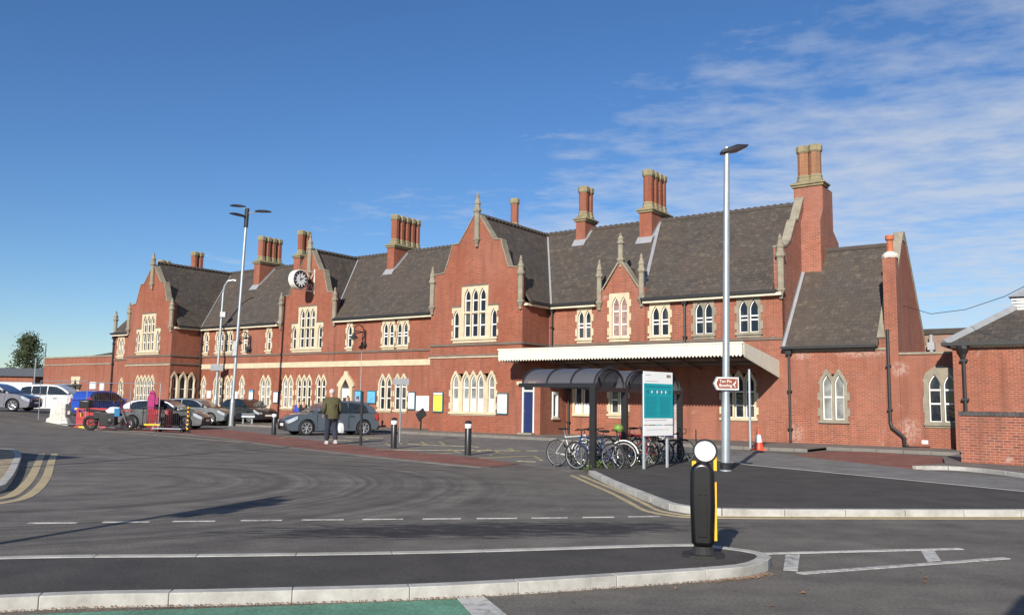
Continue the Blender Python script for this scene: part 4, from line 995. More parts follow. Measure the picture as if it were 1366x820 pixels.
# brown sign on it
BS = empty('direction_sign', (pb.x, pb.y - .14, 2.08), R(4), 'brown arrow sign reading Ten Pin Bowling fixed to the right lamp post', 'sign')
so_ = [(-.36, 0), (-.27, .165), (.36, .165), (.36, -.165), (-.27, -.165)]
brown = flat('sign_brown', (.22, .055, .025), .5, 0, .05); white = flat('sign_white', (.8, .8, .8), .45, 0, .03)
MB().plate([(-.40, 0), (-.30, .185), (.385, .185), (.385, -.185), (-.30, -.185)], [], -.008, .006).build('backing', flat('sign_grey', (.22, .23, .25), .5), BS)
MB().plate([(-.355, 0), (-.265, .17), (.37, .17), (.37, -.17), (-.265, -.17)], [], -.011, -.0085).build('border', white, BS)
MB().plate([(-.30, 0), (-.235, .14), (.35, .14), (.35, -.14), (-.235, -.14)], [], -.014, -.0115).build('face', brown, BS)
for ln_, z_ in (('Ten Pin', .06), ('Bowling', -.055)): textmesh('lettering', ln_, .12, white, BS, Matrix.Translation((-.02, -.0165, z_)) @ TXZ)
bw = MB(); bw.lathe([(.001, -.02), (.03, 0), (.001, .02)], (.245, -.0165, -.06), 10); bw.tube([(.27, -.0165, -.1), (.235, -.0165, -.04), (.275, -.0165, .03), (.29, -.0165, .06)], .014, 6); bw.tube([(.275, -.0165, .03), (.23, -.0165, 0), (.2, -.0165, -.04)], .01, 6); bw.lathe([(.001, -.015), (.02, 0), (.001, .015)], (.295, -.0165, .09), 8)
bw.build('bowler_symbol', white, BS)
MB().box(-.04, .04, -.007, .08, .04, .08).box(-.04, .04, -.007, .08, -.1, -.06).build('bracket', GALV, BS)
BS.scale = (.78, .9, .82)
# left car-park lamp with three heads
pl = G(308, 568)
l2 = lamp_pole(pl, 'tallest grey lamp post with three lamp heads standing by the grey railings', 12.7, .14, .10, (0.025, 0))
tp = MB().tube([(0, 0, 11.8), (0, 0, 12.95)], .13, 10); tp.build('pole_top', BLACKP, l2)
def head(o, dx, dy, L0, z0, rise):
    d = Vector((dx, dy, 0)).normalized(); n_ = Vector((-d.y, d.x, 0)); up = Vector((0, 0, 1))
    a = Vector((0, 0, z0)) + d * L0 + up * rise
    m_ = MB(); b = a + d * 1.0 + up * rise * .3
    vs = []
    for t, wv, hv in ((0, .1, .06), (.25, .2, .1), (.7, .22, .1), (1, .12, .05)):
        c = a.lerp(b, t); vs += [c - n_ * wv, c + n_ * wv, c + n_ * wv * .8 + up * hv, c - n_ * wv * .8 + up * hv]
    fs = [(0, 1, 2, 3), (12, 15, 14, 13)]
    for i in range(3):
        for j in range(4): fs.append((i * 4 + j, i * 4 + (j + 1) % 4, i * 4 + 4 + (j + 1) % 4, i * 4 + 4 + j))
    m_.add(vs, fs).build('lamp_head', BLACKP, o, bevel=.02)
    MB().tube([(0, 0, z0 - .1), a + d * .1], .035, 6).build('arm', GALV, o)
head(l2, -1, .25, .15, 12.85, .2); head(l2, 1, -.1, .5, 12.75, .0); head(l2, -.8, -.9, .1, 12.3, .1)
MB().box(-.14, .1, -.3, -.15, 4.1, 4.95).build('junction_box', flat('pale_grey_box', (.33, .37, .40), .5), l2)
p3_ = Vector((-19.75, 58, .15))
l3 = lamp_pole(p3_, 'shorter grey swan neck lamp post with camera box left of the tallest post', 8.6, .15, .10, (0.02, 0))
MB().tube([(0, 0, 8.5), (.05, 0, 9.0), (.25, 0, 9.35), (.6, 0, 9.45), (.8, 0, 9.4)], .07, 8).build('swan_neck', GALV, l3)
MB().box(-.05, .3, -.2, .15, 6.9, 7.25).build('camera_box', flat('pale_box', (.4, .42, .43), .5), l3); MB().box(-.42, .42, -.24, -.16, 3.3, 3.7).build('sign_panel', flat('sign_grey', (.22, .23, .25), .5), l3)
# bollards
def bollard(p, label):
    o = empty('bollard', p, 0, label, 'bollard', 'black bollards along the paved strip')
    MB().lathe([(.1, 0), (.1, .8), (.095, .81), (.095, .92), (.1, .925), (.1, .98), (.06, 1.02), (0.01, 1.03)], (0, 0, 0), 16).build('post', BLACKP, o, smooth=True)
    MB().lathe([(.099, .8), (.103, .805), (.103, .925), (.099, .93)], (0, 0, 0), 16).build('reflective_band', WHITEP, o, smooth=True)
bollard(G(365, 580), 'black bollard with white band just left of the silver blue hatchback nose')
bollard(G(525, 598), 'black bollard with white band right of the silver blue hatchback tail')
bollard(G(624, 607), 'black bollard with white band nearest the cycle shelter')
o = empty('thin_post', G(481, 594), 0, 'thin dark post standing in front of the hatchback rear door', 'post'); MB().tube([(0, 0, 0), (0, 0, 1.9)], .05, 8).build('post', IRON, o)
o = empty('sign_post', G(533, 590), R(0), 'slim grey post with blank grey sign back facing the camera', 'sign'); MB().tube([(0, 0, 0), (0, 0, 2.45)], .03, 8).build('post', GALV, o)
MB().box(-.3, .3, -.06, -.035, 2.2, 2.45).build('sign_plate', flat('sign_grey', (.22, .23, .25), .5), o)
o = empty('bare_signpost', G(1001, 597.5, .1), 0, 'plain pale grey post beside the traffic cone', 'post'); MB().tube([(0, 0, 0), (0, 0, 2.8)], .045, 8).build('post', GALV, o)
g_ = G(1012, 600, .1)
o = empty('traffic_cone', g_, 0, 'orange and white traffic cone by the station wall', 'traffic cone')
MB().box(-.2, .2, -.2, .2, 0, .04).lathe([(.17, .042), (.125, .27)], (0, 0, 0), 16).lathe([(.075, .52), (.028, .76), (.02, .76)], (0, 0, 0), 16).build('cone', flat('orange_plastic', (.75, .075, .03), .5), o)
MB().lathe([(.126, .268), (.076, .522)], (0, 0, 0), 16).build('white_sleeve', WHITEP, o)
# keep-left bollard on the island
kb = G(938, 741, .094)
KB = empty('traffic_island_bollard', kb, R(-14), 'black island bollard with round white disc and yellow edge on the near island', 'bollard'); KB.scale = (1, 1, .965)
mfoot = MB().plate([(-.2, -.11), (-.12, -.17), (.12, -.17), (.2, -.11), (.2, .11), (.12, .17), (-.12, .17), (-.2, .11)], [], 0, .025, 'z').lathe([(.12, .027), (.09, .10)], (0, 0, 0), 14); mfoot.build('base_plate', RUBBER, KB)
body = []
for i in range(13):
    a = math.pi * i / 12; body.append((.118 * math.cos(a), .83 + .12 * math.sin(a)))
body = [(.085, .1), (.108, .14)] + [(.12, .5)] + body + [(-.12, .5), (-.108, .14), (-.085, .1)]
MB().plate(body, [], -.1, .1, ngon=True).build('body', flat('glossy_black_plastic', (.006, .006, .007), .3, 0, .3), KB, bevel=.045, seg=4, ang=50)
MB().plate([(-.045, .2), (.045, .2), (.045, .62), (-.045, .62)], [], -.112, -.101).build('moulding', flat('glossy_black_plastic', (.012, .012, .013), .22), KB, bevel=.005)
MB().lathe([(.113, -.06), (.12, -.05), (.12, .06), (.113, .07)], (0.03, 0, 1.055), 28, 'y').build('disc_housing', BLACKP, KB, smooth=True)
MB().lathe([(.1, -.068), (.1, -.061)], (0.03, 0, 1.055), 28, 'y').build('white_disc', flat('white_disc_plastic', (.82, .84, .86), .25, 0, .02), KB)
yel = flat('yellow_reflective', (.8, .42, .01), .4, 0, .03)
MB().box(.108, .136, -.03, .11, .16, .74).box(.11, .14, -.04, .09, .86, 1.06).box(-.1, -.06, -.02, .06, .9, .95).build('yellow_edge', yel, KB)
# information board
ia, ib = G(859, 625, .09), G(890, 623, .09); dr_ = (ib - ia); yaw = math.atan2(dr_.y, dr_.x)
IB = empty('information_board', (ia + ib) / 2, yaw, 'teal and white information board on two grey posts in front of the cycle shelter', 'sign')
hwid = dr_.length / 2
for s_ in (-1, 1): MB().tube([(s_ * hwid, 0, 0), (s_ * hwid, 0, 2.2)], .04, 8).build('post', GALV, IB)
bw_ = .555; y0 = -.07
MB().box(-bw_, bw_, y0 - .02, y0, 1.02, 2.26).build('panel', white, IB); MB().box(-bw_, bw_, y0 - .02, y0, .76, 1.0).build('lower_panel', white, IB)
teal = flat('teal_print', (.0, .31, .36), .4, 0, .02); dteal = flat('dark_teal_print', (.0, .19, .25), .4, 0, .02)
MB().box(-bw_, bw_, y0 - .024, y0 - .0205, 1.17, 1.98).build('teal_area', teal, IB)
tl = MB()
tl.box(-.5, .48, y0 - .027, y0 - .0245, 1.89, 1.92)
for i in range(16): zt_ = 1.66 - i * .029; tl.box(-.49, -.04 - .1 * random.random(), y0 - .027, y0 - .0245, zt_, zt_ + .008); tl.box(.03, .48 - .1 * random.random(), y0 - .027, y0 - .0245, zt_, zt_ + .008)
for x in (-.42, -.26, -.09, .08, .24, .42): tl.box(x - .045, x + .045, y0 - .027, y0 - .0245, 1.74, 1.83)
tl.build('fine_print', dteal, IB)
ic = MB()
for x in (-.27, -.07, .1, .26): ic.box(x - .012, x + .012, y0 - .030, y0 - .0275, 1.745, 1.82); ic.box(x + .015, x + .035, y0 - .030, y0 - .0275, 1.77, 1.8)
ic.build('pictograms', white, IB)
gp_ = flat('grey_print', (.3, .33, .36), .5)
MB().box(-.5, -.3, y0 - .024, y0 - .0205, 2.17, 2.18).box(-.5, 0, y0 - .024, y0 - .0205, 2.03, 2.038).box(-.44, .3, y0 - .024, y0 - .0205, 1.12, 1.13).box(-.5, -.47, y0 - .024, y0 - .0205, 1.1, 1.14).box(-.45, .4, y0 - .024, y0 - .0205, .9, .907).build('grey_print', gp_, IB)
MB().box(.32, .365, y0 - .024, y0 - .0205, 2.13, 2.2).box(.38, .42, y0 - .024, y0 - .0205, 2.13, 2.2).box(.435, .475, y0 - .024, y0 - .0205, 2.13, 2.2).build('emblem', flat('dark_gold_print', (.12, .09, .05), .5), IB)

# ------------------------------------------------------------------ cycle shelter
SH = empty('cycle_shelter', W(0, 0), ROTZ, 'black framed cycle shelter with three curved smoky roof bays over parked bicycles', 'shelter')
px_ = 12.03; ys = (-18.3, -16.75, -15.2, -13.55); xt = 9.95; zb_ = 1.98; zt_ = 2.44
# clear smoky polycarbonate
pc, nt2, b2 = newmat('smoky_polycarbonate'); b2.inputs['Base Color'].default_value = (.10, .10, .115, 1); b2.inputs['Roughness'].default_value = .25; b2.inputs['Alpha'].default_value = .8
for y in ys: MB().box(px_ - .075, px_ + .075, y - .05, y + .05, .0, zb_).build('post', BLACKP, SH)
MB().box(px_ - .06, px_ + .06, ys[0] + .06, ys[-1] - .06, zb_ - .11, zb_ - .01).build('rear_beam', BLACKP, SH)
for a, b in zip(ys[:-1], ys[1:]):
    def arc(x, off=0):
        return [(x, (a + b) / 2 - math.cos(math.pi * i / 12) * ((b - a) / 2 - .05) , zb_ + math.sin(math.pi * i / 12) * (zt_ - zb_) + off) for i in range(13)]
    A_, B_ = arc(xt), arc(px_ + .05); vs = A_ + B_; k = 13
    MB().add(vs, [(i, i + 1, i + 1 + k, i + k) for i in range(12)]).build('roof_panel', pc, SH, smooth=True, weld=False)
    for x in (xt, xt + .72, xt + 1.42, px_): MB().tube(arc(x, .012), .028, 6).build('roof_rib', BLACKP, SH)
for y in ys: MB().box(xt - .05, px_ + .1, y - .045, y + .045, zb_ - .02, zb_ + .08).build('cantilever_beam', BLACKP, SH)
# sheffield hoops
for i in range(6):
    y = -18.0 + i * .78
    o = empty('cycle_hoop', W(11.15, y), ROTZ, 'low steel cycle hoop among the bicycles under the shelter', 'cycle rack', 'cycle hoops under the shelter')
    MB().tube([(-.38, 0, 0), (-.38, 0, .62), (-.3, 0, .72), (.3, 0, .72), (.38, 0, .62), (.38, 0, 0)], .025, 6).build('hoop', flat('dull_hoop', (.12, .125, .13), .5, .4), o)
def bicycle(loc, rz, label, col, lean=0.0, rimc=None, basket=None, tyre=.016, drop=False, mud=None, steer=0.0, extra=None):
    o = empty('bicycle', loc, rz, label, 'bicycle', 'bicycles parked under the shelter'); o.rotation_euler = (lean, 0, rz)
    r = .335; wb = .52
    frm = flat('bike_' + '_'.join('%d' % int(c * 100) for c in col), col, .3, 0, .05)
    bb = Vector((-.09, 0, .28)); st = Vector((-.25, 0, .78)); ht = Vector((.36, 0, .80)); hb = Vector((.40, 0, .66)); rw = Vector((-wb, 0, r)); fw = Vector((wb, 0, r))
    m_ = MB(); m_.tube([bb, st], .016, 6).tube([st - (st - bb) * .08, ht], .016, 6).tube([bb, hb], .019, 6).tube([ht + Vector((-.01, 0, .03)), hb], .02, 6)
    for s_ in (-1, 1): m_.tube([bb + Vector((0, s_ * .03, 0)), rw + Vector((0, s_ * .055, 0))], .01, 5).tube([st - (st - bb) * .12 + Vector((0, s_ * .015, 0)), rw + Vector((0, s_ * .055, 0))], .008, 5)
    m_.build('frame', frm, o)
    fk_ = MB()
    for s_ in (-1, 1): fk_.tube([hb + Vector((0, s_ * .04, 0)), hb + Vector((.05, s_ * .05, -.12)), fw + Vector((0, s_ * .05, 0))], .012, 5)
    fk_.build('fork', frm, o)
    sp_ = MB().tube([st, st + (st - bb).normalized() * .16], .013, 6); sp_.build('seat_post', CHROME, o)
    s0 = st + Vector((-.04, 0, .16)); MB().add([s0 + Vector(v) for v in ((-.13, -.07, .02), (-.13, .07, .02), (0, .05, .03), (.15, .02, .02), (.15, -.02, .02), (0, -.05, .03), (-.13, -.05, -.03), (-.13, .05, -.03), (.12, 0, -.02))],
        [(0, 1, 2, 5), (5, 2, 3, 4), (0, 6, 7, 1), (1, 7, 8, 3, 2), (0, 5, 4, 8, 6), (3, 8, 4), (6, 8, 7)]).build('saddle', RUBBER, o, bevel=.007)
    hs = ht + Vector((-.03, 0, .14)); m_ = MB().tube([ht, hs], .013, 6).tube([hs, hs + Vector((.07, 0, .01))], .013, 6)
    if drop:
        for s_ in (-1, 1): m_.tube([hs + Vector((.07, 0, .01)), hs + Vector((.07, s_ * .2, .01)), hs + Vector((.17, s_ * .21, -.01)), hs + Vector((.17, s_ * .21, -.12)), hs + Vector((.05, s_ * .21, -.13))], .013, 6)
    else: m_.tube([hs + Vector((.0, -.3, .03)), hs + Vector((.07, -.12, .01)), hs + Vector((.07, .12, .01)), hs + Vector((.0, .3, .03))], .013, 6)
    m_.build('handlebar', IRON, o)
    for c in (rw, fw):
        wo = MB().ring(c, r - .018, .019 if tyre < .02 else tyre, (0, 1, 0), 36, 6).build('wheel', RUBBER, o, smooth=True)
        MB().ring(c, r - .042, .009, (0, 1, 0), 36, 5).build('rim', rimc or ALLOY, wo, smooth=True)
        s = MB()
        for k in range(14):
            a = 2 * math.pi * k / 14; s.tube([c + Vector((0, .02 * (-1) ** k, 0)), c + Vector((math.cos(a) * (r - .045), 0, math.sin(a) * (r - .045)))], .0022, 3, False)
        s.tube([c + Vector((0, -.05, 0)), c + Vector((0, .05, 0))], .02, 8); s.build('spokes', ALLOY, wo)
    m_ = MB().lathe([(.09, -.003), (.09, .003)], bb + Vector((0, -.05, 0)), 18, 'y'); m_.tube([bb + Vector((0, -.07, 0)), bb + Vector((.12, -.07, -.12))], .012, 5).tube([bb + Vector((0, .07, 0)), bb + Vector((-.12, .07, .12))], .012, 5)
    m_.box(bb.x + .08, bb.x + .16, -.16, -.08, bb.z - .135, bb.z - .11).box(bb.x - .16, bb.x - .08, .08, .16, bb.z + .11, bb.z + .135); m_.build('crankset', IRON, o)
    if mud:
        mm = MB()
        for c, a0, a1 in ((rw, 40, 185), (fw, 10, 150)):
            mm.tube([c + Vector((math.cos(R(a)) * (r + .03), 0, math.sin(R(a)) * (r + .03))) for a in range(a0, a1, 12)], .018, 5)
        mm.build('mudguard', mud, o)
    if extra: b_ = MB().lathe([(.02, 0), (.1, .03), (.13, .1), (.09, .18), (.01, .21)], hs + Vector((.06, 0, -.05)), 14); b_.build('helmet', extra, o, smooth=True)
    return o
red = (.22, .015, .02)
bicycle(W(11.05, -17.55), ROTZ + R(-4), 'white bicycle with saddle at left, outermost at the left end of the shelter', (.5, .5, .47), R(3), mud=None)
bicycle(W(11.98, -18.12), ROTZ + R(176), 'dark blue bicycle with its front wheel towards the left kerb', (.02, .035, .11), R(-4), tyre=.026)
bicycle(W(11.72, -17.2), ROTZ + R(8), 'black bicycle with white rimmed front wheel and green helmet beside the first shelter post', (.03, .03, .035), R(5), rimc=WHITEP, mud=WHITEP, extra=flat('lime_helmet', (.16, .26, .05), .5))
bicycle(W(11.5, -16.6), ROTZ + R(183), 'black and silver bicycle behind the first shelter post', (.05, .05, .06), R(4))
bicycle(W(11.75, -16.05), ROTZ + R(4), 'red bicycle between the first two shelter posts', red, R(-4))
bicycle(W(11.9, -15.7), ROTZ + R(178), 'dark red mountain bicycle beside the second shelter post', (.10, .012, .02), R(5), tyre=.026)
bicycle(W(11.75, -15.2), ROTZ + R(5), 'grey bicycle carrying a teal helmet behind the information board', (.06, .06, .065), R(-3), extra=flat('teal_helmet', (.01, .2, .22), .5))
bicycle(W(11.85, -14.75), ROTZ + R(181), 'white framed bicycle mostly hidden by the information board', (.55, .55, .55), R(4))
bicycle(W(11.9, -14.2), ROTZ + R(3), 'black bicycle with its front wheel showing right of the information board', (.02, .02, .02), R(-3), drop=True)
# weeds at the shelter feet
wd = MB(); rng = random.Random(3)
for cx, cy, n, s_ in ((12.05, -18.2, 260, .32), (12.1, -17.75, 160, .3), (12.1, -16.3, 200, .35), (12.2, -15.6, 120, .3), (12.2, -14.7, 160, .35), (12.3, -13.7, 60, .2)):
    for i in range(n):
        p = W(cx + rng.gauss(0, s_ * .5), cy + rng.gauss(0, s_ * .5), rng.uniform(0, .28) * rng.random()); a = rng.uniform(0, 6.28); l = rng.uniform(.03, .09); h = rng.uniform(.01, .08)
        u = Vector((math.cos(a), math.sin(a), 0)) * l; v = Vector((-math.sin(a), math.cos(a), 0)) * l * .3
        wd.add([p, p + u * .5 + v + Vector((0, 0, h * .6)), p + u + Vector((0, 0, h)), p + u * .5 - v + Vector((0, 0, h * .6))], [(0, 1, 2, 3)])
tag(wd.build('weeds', flat('weed_leaf', (.09, .13, .03), .7, 0, .5, 12), weld=False), 'patches of green weeds around the feet of the cycle shelter', 'weeds', kind='stuff')
# fallen leaves, litter
lv = MB()
for i in range(26):
    q = rng.choice([(1100, 650, 150, 20), (1000, 686, 300, 3), (1180, 760, 150, 30), (600, 780, 350, 18), (860, 668, 60, 8)]); p = G(q[0] + rng.gauss(0, q[2]), q[1] + abs(rng.gauss(0, q[3])), .0)
    if p.y < 4 or p.y > 30: continue
    a = rng.uniform(0, 6.28); l = rng.uniform(.012, .03)
    c, s_ = math.cos(a) * l, math.sin(a) * l
    lv.add([(p.x - c, p.y - s_, .012), (p.x + s_ * .6, p.y - c * .6, .03), (p.x + c, p.y + s_, .015), (p.x - s_ * .6, p.y + c * .6, .02)], [(0, 1, 2, 3)])
tag(lv.build('fallen_leaves', flat('dry_leaf', (.28, .13, .04), .8, 0, .4, 9), weld=False), 'scattered dry brown leaves lying on the road', 'leaves', kind='stuff')
gr = MB()
for i in range(2600):
    t = rng.random(); k = rng.randrange(0, 34); a, b = Vector(fr_[min(k + 8, len(fr_) - 2)]), Vector(fr_[min(k + 9, len(fr_) - 1)]); p = a.lerp(b, t); d_ = (b - a).normalized(); n_ = Vector((d_.y, -d_.x))
    p = p + n_ * (abs(rng.gauss(0, .05)) + .004); l = rng.uniform(.002, .007)
    if p.y > 8.3: continue
    gr.add([(p.x - l, p.y - l, .012), (p.x + l, p.y - l * .5, .012), (p.x, p.y + l, .012), (p.x, p.y, .012 + l * 1.3)], [(0, 1, 3), (1, 2, 3), (2, 0, 3)])
tag(gr.build('gutter_grit', flat('gutter_grit', (.16, .10, .065), .9, 0, .5, 30), weld=False), 'brown grit and leaf crumbs along the foot of the near kerb', 'grit', kind='stuff')

# ------------------------------------------------------------------ things fixed to the station walls
def board(x0, x1, z0, z1, y, label, face, frame=None, cat='notice board', header=None, grp=None):
    o = empty('notice_board', W((x0 + x1) / 2, y - .003, z0), ROTZ, label, cat, grp); w2 = (x1 - x0) / 2; h = z1 - z0
    MB().box(-w2, w2, -.07, 0, 0, h).build('case', frame or flat('teal_case', (.03, .10, .13), .5), o)
    MB().box(-w2 + .05, w2 - .05, -.078, -.071, .06, h - (.16 if header else .06)).build('poster', face, o)
    if header: MB().box(-w2 + .05, w2 - .05, -.078, -.071, h - .13, h - .04).build('header', header, o)
    return o
pale = flat('pale_poster', (.62, .70, .62), .3, 0, .15, 5); whitep = flat('white_poster', (.72, .74, .76), .3, 0, .08, 6); bluep = flat('blue_poster', (.12, .38, .62), .3, 0, .2, 5); yelp = flat('yellow_poster', (.72, .62, .08), .3, 0, .1, 6)
board(-2.78, -2.12, 1.02, 2.05, -2.3, 'pale green poster case right of the five light window', pale)
board(-6.88, -6.2, 1.05, 2.08, -2.3, 'yellow timetable poster in a dark case left of the five light window', yelp, header=whitep)
board(-10.12, -9.15, 1.07, 1.9, 0, 'plain white notice board left of the yellow timetable', whitep, frame=flat('white_case', (.6, .6, .6), .5))
board(-10.74, -10.2, 1.12, 2.12, 0, 'tall pale poster in teal case beside the double window', whitep)
board(-13.98, -13.25, 1.42, 2.18, 0, 'blue poster board left of the double window', bluep, grp=None)
board(-15.0, -14.45, 1.5, 2.18, 0, 'blue poster board immediately right of the arched doorway', bluep)
board(-22.4, -21.9, 1.35, 2.1, 0, 'tall white poster left of the triple window', whitep)
board(-24.9, -24.4, 1.55, 2.2, 0, 'small white and blue notice between the lancet and double window', whitep, header=bluep)
board(-26.45, -26.05, 1.4, 2.08, 0, 'white poster just right of the tallest lamp post', whitep, frame=flat('white_case', (.6, .6, .6), .5))
board(-29.45, -29.0, 1.6, 2.12, 0, 'small white plate near the corner of the left tower', whitep, frame=flat('white_case', (.6, .6, .6), .5))
board(-44.9, -44.0, 2.2, 2.75, 0, 'larger white sign on the low annex wall', whitep, frame=flat('white_case', (.6, .6, .6), .5))
board(-43.4, -42.8, 2.1, 2.7, 0, 'smaller white sign on the low annex wall', whitep, frame=flat('white_case', (.6, .6, .6), .5))
# swan-neck wall lanterns
def lantern(x, label):
    o = empty('wall_lamp', W(x, -.003, 5.35), ROTZ, label, 'wall lamp', 'swan neck lamps on the upper wall')
    MB().box(-.05, .05, -.05, 0, -.75, .35).lathe([(.11, -.62), (.16, -.5), (.05, -.3)], (0, -.08, 0), 8).build('back_plate', IRON, o)
    MB().tube([(0, -.04, -.1), (0, -.15, .25)] + [(0, -.55 - .4 * math.cos(math.pi * i / 8), .25 + .38 * math.sin(math.pi * i / 8)) for i in range(9)][::1] + [(0, -.95 + .0, .1)], .03, 6).build('swan_neck', IRON, o)
    MB().lathe([(.04, .2), (.1, .12), (.12, 0), (.26, -.1), (.27, -.14), (.02, -.14)], (0, -.15, 0), 12).xf(Matrix.Translation((0, -.0, 0)))
    MB().lathe([(.03, .16), (.09, .1), (.11, -.02), (.25, -.12), (.26, -.16), (.02, -.16)], (0, -.95, 0), 12).build('lamp_shade', IRON, o)
    MB().lathe([(.16, -.165), (.12, -.26), (.02, -.3)], (0, -.95, 0), 12).build('bulb_glass', GLASSL, o)
lantern(-14.3, 'black swan neck wall lamp right of the clock gable'); lantern(-25.0, 'black swan neck wall lamp left of the clock gable')
# clock
CK = empty('station_clock', W(-18.95, -.03, 8.9), ROTZ, 'large round double faced black and white clock on a white bracket from the gable', 'clock')
cy_ = -1.3
MB().lathe([(.56, -.22), (.60, -.19), (.60, .19), (.56, .22), (.5, .22)], (0, cy_, 0), 32, 'x').build('drum', flat('white_clock_case', (.75, .72, .66), .4, 0, .06), CK, smooth=True)
blk = flat('clock_black', (.015, .015, .015), .4); 
for s_ in (1, -1):
    x = s_ * .222
    MB().lathe([(.52, min(x, x + s_ * .01)), (.52, max(x, x + s_ * .01))], (0, cy_, 0), 32, 'x').build('dial', white, CK)
    m_ = MB().ring((x + s_ * .012, cy_, 0), .51, .045, (1, 0, 0), 32, 4)
    for k in range(12):
        a = 2 * math.pi * k / 12; d = Vector((0, math.cos(a), math.sin(a))); n_ = Vector((0, -math.sin(a), math.cos(a))) * .05; c0 = Vector((x + s_ * .018, cy_, 0))
        m_.add([c0 + d * .33 - n_, c0 + d * .33 + n_, c0 + d * .46 + n_ * 1.3, c0 + d * .46 - n_ * 1.3], [(0, 1, 2, 3)])
    m_.build('numerals', blk, CK, weld=False)
    hd_ = MB()
    for a, l, t in ((R(62), .26, .035), (R(-8), .40, .025)):
        d = Vector((0, math.sin(a) * s_, math.cos(a))); n_ = Vector((0, math.cos(a) * s_, -math.sin(a))) * t; c0 = Vector((x + s_ * .02, cy_, 0))
        hd_.add([c0 - d * .08 - n_, c0 - d * .08 + n_, c0 + d * l + n_ * .5, c0 + d * l - n_ * .5], [(0, 1, 2, 3)])
    hd_.build('hands', blk, CK, weld=False)
bk_ = MB().box(-.04, .04, -.04, .0, -.75, .8)
for z in (.6, -.6): bk_.tube([(0, 0, z), (0, cy_, z)], .03, 6)
bk_.tube([(0, -.03, -.6), (0, -.35, -.1), (0, -.62, -.55)], .02, 6).tube([(0, -.03, .6), (0, -.4, .1), (0, -.65, .55)], .02, 6).build('bracket', flat('white_bracket', (.72, .68, .6), .5), CK)
MB().lathe([(.02, .16), (.13, .1), (.15, 0), (.13, -.1), (.02, -.16)], (0, -.38, .0), 12).build('bell', blk, CK)
# slanted small sign by the gable
o = empty('lectern_sign', W(-8.35, -1.6, .12), ROTZ, 'small black slanted panel on a short post against the wall', 'sign'); MB().box(-.03, .03, -.03, .03, 0, .7).build('post', IRON, o)
MB().box(-.3, .3, -.03, .03, -.22, .22).xf(Matrix.Translation((0, 0, .78)) @ Matrix.Rotation(R(-35), 4, 'Y')).build('panel', IRON, o)
o = empty('boot_rail', W(8.0, -3.4, .12), ROTZ, 'low black L shaped metal rail on the footway under the canopy', 'rail'); MB().box(-.02, .02, -.02, .02, 0, .5).box(.021, .35, -.02, .02, 0, .04).build('rail', IRON, o)
# ------------------------------------------------------------------ vehicles
def carpaint(name, col, metal=.5):
    if name in MC: return MC[name]
    mt, nt_, b = newmat(name); b.inputs['Base Color'].default_value = (*col, 1); b.inputs['Metallic'].default_value = metal; b.inputs['Roughness'].default_value = .32
    b.inputs['Coat Weight'].default_value = .8; b.inputs['Coat Roughness'].default_value = .06
    n = noise(nt_, objvec(nt_), 2.0, 3); r_ = ramp(nt_, n, [(.3, .28), (.7, .42)]); nt_.links.new(r_, b.inputs['Roughness']); MC[name] = mt; return mt
LENS = flat('headlamp_glass', (.5, .54, .58), .08, .3, .2, 12); TAIL = flat('tail_lamp_red', (.45, .012, .012), .15, 0, .1, 8, .5, .6)
TRIM = flat('dark_trim', (.022, .022, .024), .6); PLATEW = flat('number_plate_white', (.75, .75, .72), .4, 0, .03); PLATEY = flat('number_plate_yellow', (.75, .6, .08), .4, 0, .03)
SEATD = flat('tinted_glass', (.012, .017, .022), .05, 0, .4, 4, .8)
STY = {
 'hatch': dict(L=4.3, Wd=1.80, body=[(-2.06, .30), (-2.14, .50), (-2.10, .62), (-2.08, .90), (-2.02, 1.0), (-1.2, .99), (.2, .97), (1.0, .95), (1.5, .90), (1.86, .80), (2.06, .68), (2.14, .48), (2.10, .25), (1.98, .19)],
   gh=[(-2.0, .96), (-1.82, 1.22), (-1.45, 1.42), (-1.0, 1.475), (-.3, 1.49), (.15, 1.44), (.45, 1.34), (1.12, .94)], wx=(-1.33, 1.31), wr=.325,
   side=[[(-1.52, 1.02), (-1.40, 1.30), (-1.05, 1.38), (-.62, 1.405), (-.62, 1.0)], [(-.54, 1.0), (-.54, 1.405), (-.25, 1.41), (.14, 1.37), (.42, 1.25), (.82, .97)]]),
 'mpv': dict(L=4.6, Wd=1.82, body=[(-2.2, .32), (-2.3, .55), (-2.27, .75), (-2.24, 1.05), (-2.2, 1.08), (-1.2, 1.06), (.2, 1.02), (1.05, .98), (1.7, .88), (2.08, .75), (2.24, .6), (2.28, .45), (2.24, .26), (2.1, .2)],
   gh=[(-2.2, 1.04), (-2.05, 1.4), (-1.85, 1.6), (-1.3, 1.66), (-.3, 1.68), (.2, 1.62), (.6, 1.46), (1.3, .98)], wx=(-1.38, 1.40), wr=.335,
   side=[[(-2.0, 1.1), (-1.85, 1.46), (-1.5, 1.54), (-1.3, 1.54), (-1.3, 1.1)], [(-1.22, 1.1), (-1.22, 1.55), (-.36, 1.58), (-.36, 1.08)], [(-.28, 1.08), (-.28, 1.58), (.2, 1.53), (.55, 1.37), (1.02, 1.05)]]),
}
